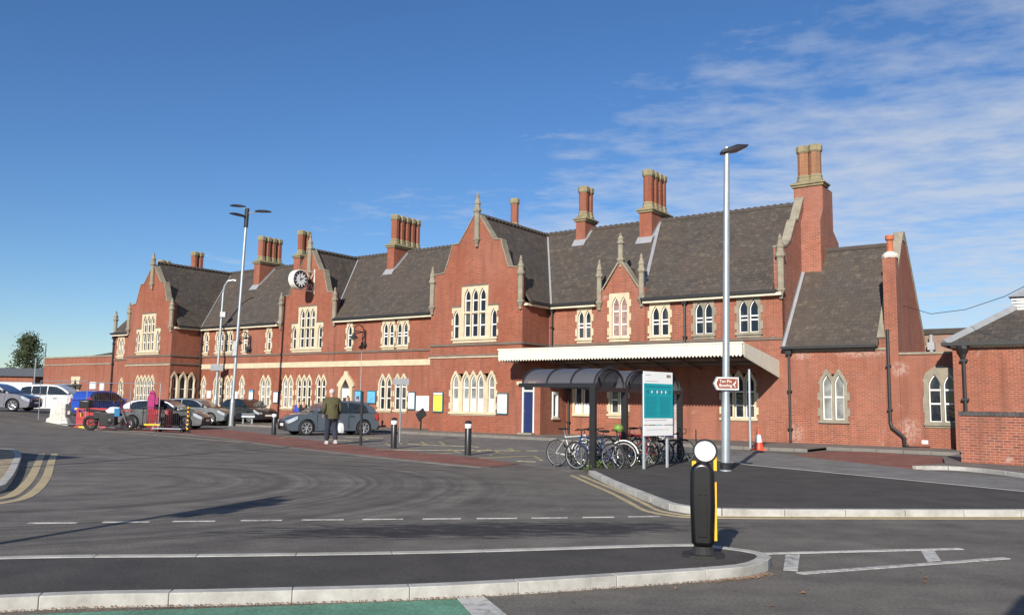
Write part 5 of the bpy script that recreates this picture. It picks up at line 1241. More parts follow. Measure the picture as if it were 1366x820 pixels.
def car(loc, heading, label, paint_, style='hatch', sc=(1, 1, 1), yplate=True, driver=False, towards=1):
    st = STY[style]; L_ = st['L'] / 2; hw = st['Wd'] / 2
    o = empty('parked_car', loc, heading, label, 'car', 'cars parked in the station forecourt'); o.scale = sc
    wr = st['wr']; wz = wr; ra = wr + .055
    bd_ = list(st['body']); fx = st['wx']
    low = []
    for cx in (fx[1], fx[0]):
        a0 = math.asin(max(-1, min(1, (.2 - wz) / ra)))
        for i in range(13):
            a = a0 + (math.pi - 2 * a0) * i / 12; low.append((cx + ra * math.cos(a), wz + ra * math.sin(a)))
    outl = bd_ + [(fx[1] + ra + .05, .19)] + low + [(fx[0] - ra - .06, .22)]
    def hy(x, z):
        f = 1 - .20 * (abs(x) / L_) ** 5 - .03 * (abs(x) / L_) ** 2
        if z > .62: f *= 1 - .09 * (z - .62)
        if z < .45: f *= 1 - .12 * (.45 - z)
        return hw * f
    n = len(outl); vs = []
    for t in (-1, -.93, .93, 1):
        for x, z in outl:
            xx = x
            k = 1.0 if abs(t) < .95 else .985
            vs.append((xx * k, t * hy(x, z), z if abs(t) < .95 else .6 + (z - .6) * (.97 if not (.19 < z < .8 and min(abs(x - fx[0]), abs(x - fx[1])) < ra + .02) else 1)))
    # smooth sides: bands between rings, end caps as ngons
    fs = [tuple(range(n)), tuple(range(4 * n - 1, 3 * n - 1, -1))]
    for r_ in range(3):
        for i in range(n): j = (i + 1) % n; fs.append((r_ * n + i, r_ * n + j, (r_ + 1) * n + j, (r_ + 1) * n + i))
    MB().add(vs, fs).build('body', paint_, o, smooth=True)
    gh = st['gh']; zb_, zt_ = gh[0][1], max(p[1] for p in gh)
    def gy(x, z): t = (z - zb_) / (zt_ - zb_); return (hy(x, .95) - .015) * (1 - t) + hw * .74 * t
    k = len(gh); vs = []
    for s_ in (-1, 1):
        for x, z in gh: vs.append((x, s_ * gy(x, z), z))
    MB().add(vs, [tuple(range(k)), tuple(range(2 * k - 1, k - 1, -1))] + [(i, (i + 1) % k, (i + 1) % k + k, i + k) for i in range(k)]).build('cabin', paint_, o, bevel=.035, seg=3, ang=25)
    for s_ in (-1, 1):
        for poly in st['side']:
            v1 = [(x, s_ * (gy(x, z) + .010), z) for x, z in poly]; v0 = [(x, s_ * (gy(x, z) - .03), z) for x, z in poly]; q = len(poly)
            MB().add(v1 + v0, [tuple(range(q)), tuple(range(2 * q - 1, q - 1, -1))] + [(i, (i + 1) % q, (i + 1) % q + q, i + q) for i in range(q)]).build('side_window', SEATD, o)
    def glass(pa, pb, name):
        (xa, za), (xb, zb2) = pa, pb; d = Vector((xb - xa, 0, zb2 - za)); nrm = Vector((-d.z, 0, d.x)).normalized()
        if nrm.x * (xa) < 0: nrm = -nrm
        A_ = Vector((xa, 0, za)) + d * .06; B_ = Vector((xa, 0, za)) + d * .93; o1 = nrm * .014; o0 = -nrm * .03
        ya, yb = gy(A_.x, A_.z) - .09, gy(B_.x, B_.z) - .07
        pts = [A_ + Vector((0, -ya, 0)), A_ + Vector((0, ya, 0)), B_ + Vector((0, yb, 0)), B_ + Vector((0, -yb, 0))]
        MB().add([p + o1 for p in pts] + [p + o0 for p in pts], [(0, 1, 2, 3), (7, 6, 5, 4), (0, 4, 5, 1), (1, 5, 6, 2), (2, 6, 7, 3), (3, 7, 4, 0)]).build(name, SEATD, o)
    glass(gh[-1], gh[-3], 'windscreen'); glass(gh[0], gh[2], 'rear_window')
    for cx in fx:
        for s_ in (-1, 1):
            y = s_ * (hw - .13)
            wo = MB().lathe([(wr - .10, -.10), (wr - .03, -.105), (wr, -.075), (wr, .075), (wr - .03, .105), (wr - .10, .10)], (cx, y, wz), 24, 'y').build('wheel', RUBBER, o, smooth=True)
            m_ = MB(); yo_ = y + s_ * .085
            m_.ring((cx, yo_, wz), wr - .11, .022, (0, 1, 0), 24, 5)
            for q in range(7):
                a = 2 * math.pi * q / 7 + .3; c, s2 = math.cos(a), math.sin(a); p0 = Vector((cx + c * .03, yo_, wz + s2 * .03)); p1 = Vector((cx + c * (wr - .1), yo_ + s_ * .01, wz + s2 * (wr - .1))); m_.tube([p0, p1], .024, 5)
            m_.lathe([(.06, -.02), (.05, .02)], (cx, yo_, wz), 10, 'y'); m_.build('rim', ALLOY, wo)
    MB().box(fx[0] + ra, fx[1] - ra, -hw + .12, hw - .12, .16, .3).box(-L_ + .2, L_ - .25, -hw + .35, hw - .35, .17, .5).build('underbody', TRIM, o)
    bx = st['body']
    zf = .66 if style == 'hatch' else .72
    for s_ in (-1, 1):
        cols = ((1.70, .70, .82), (1.82, .62, .78), (1.98, .54, .70), (2.10, .50, .645)) if style == 'hatch' else ((1.65, .78, .84), (1.9, .68, .77), (2.12, .6, .68), (2.25, .5, .57))
        v_ = []
        for x, z0, z1 in cols:
            for z in (z0, z1): v_.append((x + .006, s_ * (hy(x, z) * (.985 if x > 2.05 else 1) + .012), z))
        xf_ = cols[-1][0] + .022
        for z in cols[-1][1:]: v_.append((xf_, s_ * hw * .52, z))
        MB().add(v_, [(2 * i, 2 * i + 2, 2 * i + 3, 2 * i + 1) for i in range(4)]).build('headlamp', LENS, o)
        zt2 = .95 if style == 'hatch' else 1.25
        MB().add([(-L_ + .06, s_ * (hw * .80), zt2), (-L_ + .04, s_ * (hw * .80), zt2 - .32), (-L_ + .22, s_ * (hw * .97), zt2 - .3), (-L_ + .26, s_ * (hw * .93), zt2 + .02), (-L_ + .2, s_ * (hw * .7), zt2 - .1), (-L_ + .3, s_ * (hw * .8), zt2 - .1)],
                 [(0, 1, 2, 3), (0, 4, 1), (3, 2, 5), (1, 4, 5, 2), (0, 3, 5, 4)]).build('tail_lamp', TAIL, o)
        mx = .78 if style == 'hatch' else 1.0; mz = 1.0 if style == 'hatch' else 1.1
        MB().box(mx - .06, mx + .06, s_ * (hw - .0) - .09, s_ * (hw + .0) + .09, mz, mz + .13).build('door_mirror', paint_, o, bevel=.03, seg=3)
    MB().box(L_ - .04, L_ + .008, -.42, .42, .46, .60).box(L_ - .06, L_ + .0, -.6, .6, .24, .47).build('grille', TRIM, o, bevel=.01); MB().box(-L_ - .005, -L_ + .05, -.6, .6, .25, .42).build('rear_bumper_insert', TRIM, o, bevel=.01)
    MB().box(L_ + .009, L_ + .018, -.26, .26, .40, .51).build('number_plate', PLATEW, o)
    MB().box(-L_ - .02, -L_ - .0, -.26, .26, .55, .66).build('number_plate', PLATEY, o)
    for s_ in (-1, 1):
        for x in ((-.58, .86) if style == 'hatch' else (-.32, 1.0)):
            MB().box(x - .006, x + .004, s_ * (hy(x, .6)) - .006, s_ * (hy(x, .6)) + .006, .28, .93).build('door_seam', TRIM, o)
        for x in (-.75, .2): MB().box(x - .09, x + .09, s_ * hy(x, .82) - .02, s_ * hy(x, .82) + .02, .81, .845).build('door_handle', TRIM, o)
    return o
FOCUS = carpaint('steel_blue_paint', (.125, .155, .19), .6)
hd_f = math.atan2(-.53, -.85)
c_f = Vector((-8.95, 39.3, 0)) + Vector((.85, .53, 0)) * 1.38 + Vector((-.53, .85, 0)) * .78
car((c_f.x * .985 - .28, c_f.y * .985, 0), hd_f, 'steel blue hatchback with pale headlamps behind the walking man', FOCUS, sc=(1.03, 1.02, 1.05))
car((-28.0, 47.3, gz(-28, 47.3)), R(2), 'grey lilac hatchback cut off by the left edge of the photo', carpaint('lilac_grey_paint', (.11, .11, .14)))
car((-27.9, 53.5, .62), R(3), 'white people carrier parked behind the lilac grey hatchback', carpaint('white_car_paint', (.52, .54, .56), 0), 'mpv')
car((-23.9, 51.0, .3), R(70), 'bright blue car with red tail lamp behind the motorcycle', carpaint('royal_blue_paint', (.02, .07, .42), .2), 'mpv', (.8, .9, .97))
car((-17.55, 44.2, .02), R(1), 'dark grey hatchback behind the red plastic barriers', carpaint('dark_grey_paint', (.07, .075, .085)))
car((-18.6, 51.5, .1), R(-8), 'silver grey saloon behind the dark grey hatchback', carpaint('silver_grey_paint', (.15, .16, .17)), 'hatch')
car((-16.9, 56.0, .12), R(-38), 'small black car with bright headlamp parked beyond the lamp posts', carpaint('black_car_paint', (.014, .015, .018), .2))

# motorcycle
MO = empty('motorcycle', (-19.0, 41.2, .0), R(3), 'black motorcycle with white and blue tank and top box leaning by the red barriers', 'motorcycle'); MO.rotation_euler = (R(6), 0, R(3)); MO.scale = (1.12, 1.1, 1.1)
for x in (-.75, .78):
    wo = MB().ring((x, 0, .32), .25, .075, (0, 1, 0), 28, 8).build('wheel', RUBBER, MO, smooth=True); m_ = MB().ring((x, 0, .32), .2, .018, (0, 1, 0), 24, 5)
    for k in range(9): a = 6.283 * k / 9; m_.tube([(x, 0, .32), (x + .2 * math.cos(a), 0, .32 + .2 * math.sin(a))], .008, 4)
    m_.ring((x, .05, .32), .12, .012, (0, 1, 0), 18, 4); m_.build('rim', flat('dark_red_rim', (.10, .02, .02), .4), wo)
MB().box(-.34, .32, -.19, .19, .22, .78).box(-.6, -.2, -.13, .13, .5, .82).lathe([(.1, -.22), (.13, -.2), (.13, .2), (.1, .22)], (.12, 0, .42), 12, 'y').build('engine', flat('engine_metal', (.05, .05, .052), .45, .6), MO, bevel=.03)
MB().tube([(-.75, -.1, .32), (-.25, -.12, .45), (-.2, -.1, .7), (.5, -.05, .88)], .03, 6).tube([(-.75, .1, .32), (-.25, .12, .45), (-.2, .1, .7), (.5, .05, .88)], .03, 6).tube([(.28, .15, .3), (-.2, .2, .3), (-.7, .22, .5)], .045, 8).build('frame', TRIM, MO)
MB().tube([(.78, -.09, .32), (.5, -.1, 1.02)], .03, 8).tube([(.78, .09, .32), (.5, .1, 1.02)], .03, 8).build('fork', flat('grey_fork', (.3, .3, .32), .3, .7), MO)
MB().add([(.46, -.1, 1.0), (.46, .1, 1.0), (.1, .16, 1.02), (.1, -.16, 1.02), (-.12, .12, .84), (-.12, -.12, .84), (.5, .18, .74), (.5, -.18, .74), (.1, .17, .72), (.1, -.17, .72)],
         [(0, 1, 2, 3), (3, 2, 4, 5), (1, 6, 8, 2), (0, 3, 9, 7), (2, 8, 4), (3, 5, 9), (0, 7, 6, 1), (6, 7, 9, 8), (8, 9, 5, 4)]).build('fuel_tank', flat('white_tank', (.6, .65, .7), .25), MO, bevel=.03, seg=3)
for y_ in (-.185, .15): MB().box(.28, .52, y_, y_ + .035, .62, .98).build('side_fairing', flat('blue_fairing', (.03, .16, .35), .3), MO, bevel=.02)
MB().add([(-.95, -.1, .92), (-.95, .1, .92), (-.12, .15, .83), (-.12, -.15, .83), (-.9, -.08, .80), (-.9, .08, .8), (-.1, .12, .7), (-.1, -.12, .7)], [(0, 1, 2, 3), (7, 6, 5, 4), (0, 4, 5, 1), (1, 5, 6, 2), (2, 6, 7, 3), (3, 7, 4, 0)]).build('seat', RUBBER, MO, bevel=.03)
MB().box(-1.15, -.72, -.22, .22, .96, 1.3).build('top_box', BLACKP, MO, bevel=.05, seg=3)
MB().tube([(.45, -.4, 1.12), (.42, -.12, 1.1), (.42, .12, 1.1), (.45, .4, 1.12)], .018, 6).box(.35, .42, -.5, -.36, 1.22, 1.3).box(.35, .42, .36, .5, 1.22, 1.3).build('handlebar', TRIM, MO)
MB().add([(.55, -.13, 1.0), (.55, .13, 1.0), (.42, .12, 1.35), (.42, -.12, 1.35), (.53, -.13, 1.0), (.53, .13, 1.0), (.40, .12, 1.35), (.40, -.12, 1.35)], [(0, 1, 2, 3), (7, 6, 5, 4), (0, 4, 5, 1), (1, 5, 6, 2), (2, 6, 7, 3), (3, 7, 4, 0)]).build('windshield', SEATD, MO)
MB().box(.56, .95, -.07, .07, .84, .89).build('front_mudguard', flat('red_fairing', (.4, .03, .03), .3), MO, bevel=.02)
MB().box(-1.12, -1.1, -.1, .1, .58, .76).build('number_plate', PLATEY, MO); MB().box(-1.05, -1.0, -.09, .09, .82, .88).build('tail_lamp', TAIL, MO); MB().tube([(-.05, -.15, .3), (.02, -.35, .0)], .012, 5).build('side_stand', TRIM, MO)

# barriers and site clutter
WB = empty('water_filled_barrier', (-22.9, 44.3, .1), R(-8), 'scuffed white block barrier left of the red barriers', 'barrier')
MB().plate([(-.68, 0), (.62, 0), (.5, .35), (.42, .4), (.38, 1.1), (-.42, 1.1), (-.46, .42), (-.62, .34)], [], -.25, .25).box(.40, .55, -.1, .1, .55, .75).build('block', stone('scuffed_white_plastic', (.62, .6, .56), .35), WB, bevel=.03)
redp = flat('red_barrier_plastic', (.36, .025, .035), .45, 0, .15, 3); pinkp = flat('magenta_plastic', (.32, .012, .12), .45, 0, .15)
def redbar(loc, rz, label, w_=1.45, mat=redp):
    o = empty('plastic_barrier', loc, rz, label, 'barrier', 'red plastic site barriers')
    MB().plate([(-w_ / 2, .12), (w_ / 2, .12), (w_ / 2, .95), (w_ / 2 - .06, 1.02), (-w_ / 2 + .06, 1.02), (-w_ / 2, .95)], [rect(-w_ / 2 + .12, -w_ / 2 + .3, .78, .9), rect(w_ / 2 - .3, w_ / 2 - .12, .78, .9)], -.09, .09).box(-w_ / 2, -w_ / 2 + .3, -.2, .2, 0, .12).box(w_ / 2 - .3, w_ / 2, -.2, .2, 0, .12).box(-w_ / 2 + .05, w_ / 2 - .05, -.11, .11, .45, .55).build('panel', mat, o, bevel=.02)
redbar((-21.0, 43.7, 0), R(-3), 'red plastic barrier between the white block and the motorcycle', 1.6)
redbar((-17.25, 42.0, 0), R(-50), 'red plastic barrier standing behind the black railing', 1.4)
redbar((-16.75, 42.6, 0), R(-80), 'red plastic barrier seen nearly end on beside the black railing', 1.0)
o = empty('magenta_panel', (-17.75, 42.9, .0), R(-10), 'upright magenta plastic panel rising behind the red barriers', 'panel'); MB().plate([(-.19, 0), (.19, 0), (.19, 1.75), (.02, 1.98), (-.1, 1.85), (-.19, 1.5)], [], -.05, .05).build('panel', pinkp, o, bevel=.02); MB().box(.21, .38, -.04, .04, 1.25, 1.6).build('flap', pinkp, o)
def fence(a, b, label, grp='mesh site fence panels'):
    a, b = Vector(a), Vector(b); d = b - a; o = empty('mesh_fence_panel', a, math.atan2(d.y, d.x), label, 'fence', grp); L_ = Vector((d.x, d.y)).length
    m_ = MB().tube([(0, 0, .1), (0, 0, 2.25), (L_, 0, 2.25), (L_, 0, .1), (0, 0, .1)], .022, 6); m_.build('frame', GALV, o)
    m_ = MB(); x = .12
    while x < L_: m_.box(x - .002, x + .002, -.002, .002, .1, 2.25); x += .15
    for z in (.3, .85, 1.4, 1.95): m_.box(0, L_, -.003, .003, z - .003, z + .003)
    m_.build('mesh', flat('dull_mesh_wire', (.16, .17, .18), .6, .3), o)
    MB().box(-.32, .32, -.12, .12, 0, .12).build('foot', flat('yellow_foot', (.6, .45, .05), .7, 0, .2), o)
fence((-24.2, 44.6, .1), (-21.2, 43.4, 0), 'mesh fence panel in front of the white block barrier')
fence((-21.2, 43.4, 0), (-18.4, 42.0, 0), 'mesh fence panel beside the motorcycle')
fence((-18.4, 42.0, 0), (-16.7, 41.3, 0), 'mesh fence panel ending at the magenta panel')
PR = empty('pedestrian_railing', (-17.2, 40.7, 0), R(-8), 'black upright bar railing in front of the red barriers', 'railing')
m_ = MB().tube([(0, 0, .05), (0, 0, 1.12), (1.0, 0, 1.12), (1.0, 0, .05)], .025, 6).tube([(0, 0, .25), (1.0, 0, .25)], .02, 6)
for i in range(1, 10): m_.tube([(i * .1, 0, .25), (i * .1, 0, 1.12)], .01, 4)
m_.build('railing', IRON, PR); MB().box(.1, .9, -.03, .0, .28, .36).build('yellow_strip', yel, PR)
P2 = empty('pedestrian_railing', (-16.1, 40.5, 0), R(-14), 'black bar railing between the red barriers and the striped post', 'railing')
m_ = MB().tube([(0, 0, .05), (0, 0, 1.0), (1.35, 0, .95), (1.35, 0, .05)], .022, 6).tube([(0, 0, .3), (1.35, 0, .28)], .02, 6).tube([(0, 0, .12), (1.35, 0, .1)], .02, 6)
for i in range(1, 13): m_.tube([(i * .105, 0, .3), (i * .105, 0, 1.0)], .008, 4)
m_.build('railing', IRON, P2)
TR = empty('flat_trolley', (-15.6, 39.9, 0), R(-10), 'low grey flatbed trolley on small wheels in front of the railing', 'trolley'); MB().box(-.75, .7, -.25, .25, .16, .2).tube([(-.75, .2, .18), (-.6, .2, .45), (-.6, -.2, .45), (-.75, -.2, .18)], .02, 6).build('deck', GALV, TR)
MB().lathe([(.08, -.03), (.08, .03)], (.6, -.22, .08), 12, 'y').lathe([(.08, -.03), (.08, .03)], (-.6, -.22, .08), 12, 'y').lathe([(.08, -.03), (.08, .03)], (.6, .22, .08), 12, 'y').lathe([(.08, -.03), (.08, .03)], (-.6, .22, .08), 12, 'y').build('wheels', RUBBER, TR)
SP = empty('striped_post', (-14.72, 39.7, 0), 0, 'thin black and yellow striped post at the end of the railings', 'post')
MB().lathe([(.18, 0), (.16, .05), (.05, .08)], (0, 0, 0), 12).tube([(0, 0, .05), (0, 0, 1.25)], .04, 8).build('post', BLACKP, SP)
m_ = MB()
for i in range(6): m_.lathe([(.043, .15 + i * .19), (.043, .24 + i * .19)], (0, 0, 0), 10)
m_.build('yellow_bands', yel, SP)
def guard(loc, rz, w_, label):
    o = empty('guard_rail', loc, rz, label, 'guard rail', 'grey guard rails by the lamp posts'); MB().plate([(0, .42), (.06, .45), (.02, .55), (.06, .66), (0, .70), (-.03, .66), (.0, .55), (-.03, .46)], [], -w_ / 2, w_ / 2, 'x').build('beam', flat('grey_guard_rail', (.2, .22, .235), .5, .5), o)
    MB().box(-w_ / 2 + .15, -w_ / 2 + .25, .07, .15, 0, .65).box(w_ / 2 - .25, w_ / 2 - .15, .07, .15, 0, .65).build('post', flat('grey_guard_rail', (.2, .22, .235), .5, .5), o)
guard((-17.8, 51, .05), R(-6), 1.7, 'grey guard rail left of the tallest lamp post'); guard((-15.6, 51.5, .05), R(-4), .95, 'short grey guard rail right of the tallest lamp post'); guard((-19.6, 51.6, .05), R(-4), .8, 'short grey guard rail behind the striped post')
o = empty('ticket_bin', (-19.0, 50.8, .05), 0, 'small black machine between the guard rails', 'bin'); MB().box(-.16, .16, -.14, .14, 0, .75).box(-.2, .2, -.18, .18, .4, .7).build('bin', BLACKP, o, bevel=.03)
g1 = flat('dry_verge_grass', (.13, .125, .05), .9, 0, .4, 5)
vg = MB(); rng = random.Random(9)
for i in range(900):
    p = Vector((rng.uniform(-20, -15), 52.5 + rng.gauss(0, .5), 0)); h = rng.uniform(.05, .22); vg.add([p, p + Vector((.03, 0, 0)), p + Vector((rng.gauss(0, .05), 0, h))], [(0, 1, 2)])
tag(vg.build('verge_grass', g1, weld=False), 'thin dry grass around the guard rails', 'grass', kind='stuff')
o = empty('dark_bench', (-12.0, 50.4, .12), ROTZ, 'dark red brown bench against the wall behind the hatchback', 'bench'); MB().box(-1.1, 1.1, -.25, .2, .42, .48).build('seat', flat('dark_red_timber', (.12, .03, .025), .6), o); MB().box(-1.1, 1.1, .15, .2, .55, .92).build('backrest', flat('dark_red_timber', (.12, .03, .025), .6), o)
for x in (-1.0, 1.0): MB().box(x - .04, x + .04, -.22, .2, 0, .419).build('leg', IRON, o)

# ------------------------------------------------------------------ people
SKIN = flat('skin', (.45, .24, .17), .55, 0, .08, 8)
def skin_mesh(name, verts, edges, radii, mat, parent, root=0, sub=1):
    me = bpy.data.meshes.new(name); me.from_pydata(verts, edges, []); me.materials.append(mat)
    o = bpy.data.objects.new(name, me); COL.objects.link(o)
    md = o.modifiers.new('skin', 'SKIN'); md.use_smooth_shade = True
    for i, r_ in enumerate(radii): v = me.skin_vertices[0].data[i]; v.radius = r_ if hasattr(r_, '__len__') else (r_, r_); v.use_root = (i == root)
    sd_ = o.modifiers.new('sub', 'SUBSURF'); sd_.levels = sub; sd_.render_levels = sub
    dg = bpy.context.evaluated_depsgraph_get(); me2 = bpy.data.meshes.new_from_object(o.evaluated_get(dg)); me2.name = name
    o.modifiers.clear(); o.data = me2
    if not me2.materials: me2.materials.append(mat)
    o.parent = parent; return o
def person(loc, rz, label, jacket, trousers, hair, pose='walk', scale=1.0, bag=False):
    o = empty('person', loc, rz, label, 'person'); o.scale = (scale,) * 3       # faces +x
    sit = pose == 'sit'
    if pose == 'walk': knees = ((.10, .1, .5), (-.03, -.1, .5)); feet = ((-.02, .1, .09), (-.14, -.1, .09)); hips = .92; knees = ((.08, .1, .5), (.02, -.1, .49)); feet = ((.17, .1, .08), (-.20, -.11, .11))
    elif sit: hips = .52; knees = ((.44, .1, .5), (.44, -.12, .5)); feet = ((.46, .1, .08), (.44, -.13, .08))
    else: hips = .92; knees = ((.02, .1, .5), (.02, -.1, .5)); feet = ((0, .11, .08), (0, -.11, .08))
    z = hips; lean = .05 if pose == 'walk' else .0
    ch = Vector((lean, 0, z + .42)); nk = Vector((lean * 1.6, 0, z + .54)); hdv = Vector((lean * 2.2 + .015, 0, z + .67))
    el = (Vector((-.06, .25, z + .22)), Vector((-.02, -.26, z + .22))); ha = (Vector((.10, .24, z + .0)), Vector((.07, -.25, z - .02)))
    V = [(0, 0, z), ch, nk, hdv, hdv + Vector((0, 0, .08))]; E = [(0, 1), (1, 2), (2, 3), (3, 4)]; RR = [(.13, .11), (.15, .11), .055, (.078, .085), .065]
    for i, s_ in enumerate((1, -1)):
        b = len(V); V += [Vector((lean, s_ * .19, z + .47)), el[i], ha[i], Vector((0, s_ * .09, z - .04)), knees[i], feet[i], Vector(feet[i]) + Vector((.13, 0, -.04))]
        RR += [.06, .042, .028, .085, .055, .038, .032]; E += [(1, b), (b, b + 1), (b + 1, b + 2), (0, b + 3), (b + 3, b + 4), (b + 4, b + 5), (b + 5, b + 6)]
    skin_mesh('body', [tuple(v) for v in V], E, RR, SKIN, o)
    # clothes
    V = [(lean * .1, 0, z - .14), (0, 0, z + .1), ch, nk + Vector((-.01, 0, .015))]; E = [(0, 1), (1, 2), (2, 3)]; RR = [(.19, .235), (.185, .225), (.175, .225), (.1, .1)]
    for i, s_ in enumerate((1, -1)):
        b = len(V); V += [Vector((lean, s_ * .2, z + .46)), el[i], ha[i] + (el[i] - ha[i]) * .15]; RR += [.095, .075, .062]; E += [(2, b), (b, b + 1), (b + 1, b + 2)]
    skin_mesh('jacket', [tuple(v) for v in V], E, RR, jacket, o, 1)
    V = [(0, 0, z)]; E = []; RR = [(.135, .15)]
    for i, s_ in enumerate((1, -1)):
        b = len(V); V += [Vector((0, s_ * .09, z - .08)), knees[i], Vector(feet[i]) + Vector((0, 0, .03))]; RR += [.118, .1, .085]; E += [(0, b), (b, b + 1), (b + 1, b + 2)]
    skin_mesh('trousers', [tuple(v) for v in V], E, RR, trousers, o, 0)
    for f in feet: MB().add([(f[0] - .1, f[1] - .045, f[2] - .08), (f[0] - .1, f[1] + .045, f[2] - .08), (f[0] + .19, f[1] + .05, f[2] - .08), (f[0] + .19, f[1] - .05, f[2] - .08), (f[0] - .09, f[1] - .04, f[2] + .03), (f[0] - .09, f[1] + .04, f[2] + .03), (f[0] + .06, f[1] + .045, f[2] + .02), (f[0] + .06, f[1] - .045, f[2] + .02), (f[0] + .17, f[1] + .04, f[2] - .03), (f[0] + .17, f[1] - .04, f[2] - .03)],
        [(0, 3, 2, 1), (4, 5, 6, 7), (7, 6, 8, 9), (0, 1, 5, 4), (1, 2, 8, 6, 5), (0, 4, 7, 9, 3), (3, 9, 8, 2)]).build('shoe', flat('pale_shoes', (.45, .45, .45), .6) if pose == 'walk' else RUBBER, o, bevel=.02, seg=3)
    hm_ = MB(); hc = hdv + Vector((-.018, 0, .055))
    for i in range(9):
        for j in range(16):
            th, ph = math.pi * .8 * i / 8, 6.283 * j / 16
            if math.cos(ph) > .2 and i > 3: th = math.pi * .8 * 3 / 8
            hm_.v.append(tuple(hc + Vector((.1 * math.sin(th) * math.cos(ph), .088 * math.sin(th) * math.sin(ph), .098 * math.cos(th)))))
    for i in range(8):
        for j in range(16): hm_.f.append((i * 16 + j, i * 16 + (j + 1) % 16, (i + 1) * 16 + (j + 1) % 16, (i + 1) * 16 + j))
    hm_.build('hair', hair, o, smooth=True)
    # face: nose, ears, eyes
    fc = MB(); c = hdv + Vector((.085, 0, .01)); fc.add([c + Vector((0, -.014, -.01)), c + Vector((0, .014, -.01)), c + Vector((.026, 0, -.015)), c + Vector((0, 0, .035))], [(0, 1, 2), (0, 2, 3), (1, 3, 2), (0, 3, 1)])
    for s_ in (-1, 1): fc.lathe([(.001, -.01), (.022, 0), (.001, .012)], hdv + Vector((0, s_ * .082, .01)), 8, 'y')
    fc.build('nose_and_ears', SKIN, o)
    ey = MB()
    for s_ in (-1, 1): ey.lathe([(.001, -.006), (.01, 0), (.001, .006)], hdv + Vector((.082, s_ * .03, .035)), 8, 'x')
    ey.build('eyes', RUBBER, o)
    for i, s_ in enumerate((1, -1)):
        hn = MB(); h0 = ha[i]; d = (ha[i] - el[i]).normalized()
        hn.tube([h0, h0 + d * .05, h0 + d * .09], [.022, .03, .028], 8)
        for q in range(4): y = -.027 + q * .018; p0 = h0 + d * .085 + Vector((y, 0, 0)); hn.tube([p0, p0 + d * (.035 + .006 * (q % 3)), p0 + d * .05 + Vector((0, -s_ * .025, 0))], .0085, 5)
        hn.tube([h0 + d * .03 + Vector((.025, 0, 0)), h0 + d * .06 + Vector((.045, -s_ * .01, 0)), h0 + d * .085 + Vector((.04, -s_ * .02, 0))], .01, 5)
        hn.build('hand', SKIN, o, smooth=True)
    return o, ha
pm, hands = person((G(441, 592.5).x, G(441, 592.5).y, 0), R(112), 'white haired man in olive jacket and navy trousers walking with a white carrier bag', flat('olive_jacket', (.072, .066, .03), .9, 0, .15, 6), flat('navy_trousers', (.022, .026, .045), .9, 0, .2, 6), flat('white_hair', (.5, .45, .42), .9, 0, .15, 30), 'walk', 1.14)
hp_ = pm.matrix_basis if False else None
rot = Matrix.Rotation(R(112), 4, 'Z'); hb_ = Vector((G(441, 592.5).x, G(441, 592.5).y, 0)) + (rot @ (hands[1] * 1.14))
BG = empty('carrier_bag', (hb_.x, hb_.y, hb_.z - .12), R(20), 'white plastic carrier bag held in the right hand of the walking man', 'bag')
bgm = MB(); rng = random.Random(2)
rings = [(-.02, .03, .02), (-.1, .10, .05), (-.2, .16, .09), (-.35, .18, .11), (-.48, .17, .10), (-.52, .10, .06)]
for z_, a, b in rings:
    for k in range(14): t = 6.283 * k / 14; f = 1 + rng.uniform(-.14, .14); bgm.v.append((a * math.cos(t) * f, b * math.sin(t) * f, z_ + rng.uniform(-.012, .012)))
for i in range(5):
    for k in range(14): bgm.f.append((i * 14 + k, i * 14 + (k + 1) % 14, (i + 1) * 14 + (k + 1) % 14, (i + 1) * 14 + k))
bgm.f.append(tuple(range(70, 84))); bgm.build('bag', flat('white_polythene', (.68, .70, .72), .4, 0, .12, 9), BG, smooth=True)
MB().tube([(-.05, 0, -.06), (-.03, 0, .04), (0, 0, .1), (.03, 0, .04), (.05, 0, -.06)], .008, 5).build('handle', flat('white_polythene', (.68, .70, .72), .4), BG)
person((-11.85, 48.6, .12), R(-60), 'person in a bright blue coat beyond the hatchback bonnet', flat('bright_blue_coat', (.03, .07, .35), .8), flat('dark_cloth', (.03, .03, .035), .9), flat('dark_hair', (.02, .015, .012), .8), 'stand', .82)
person((-11.35, 47.6, .12), R(-50), 'dark haired person in black coat beside the blue coated person', flat('black_coat', (.02, .02, .022), .9), flat('dark_cloth', (.03, .03, .035), .9), flat('dark_hair', (.02, .015, .012), .8), 'stand', .84)
person((-8.75, 46.6, .12), R(-110), 'fair haired person whose head shows just above the hatchback roof', flat('maroon_top', (.2, .03, .04), .9), flat('dark_cloth', (.03, .03, .035), .9), flat('fair_hair', (.4, .25, .15), .8), 'stand', 1.0)
person((-8.3, 47.0, .12), R(70), 'grey haired person partly hidden behind the hatchback roof', flat('grey_coat', (.12, .12, .13), .9), flat('dark_cloth', (.03, .03, .035), .9), flat('grey_hair', (.12, .11, .1), .8), 'stand', .99)

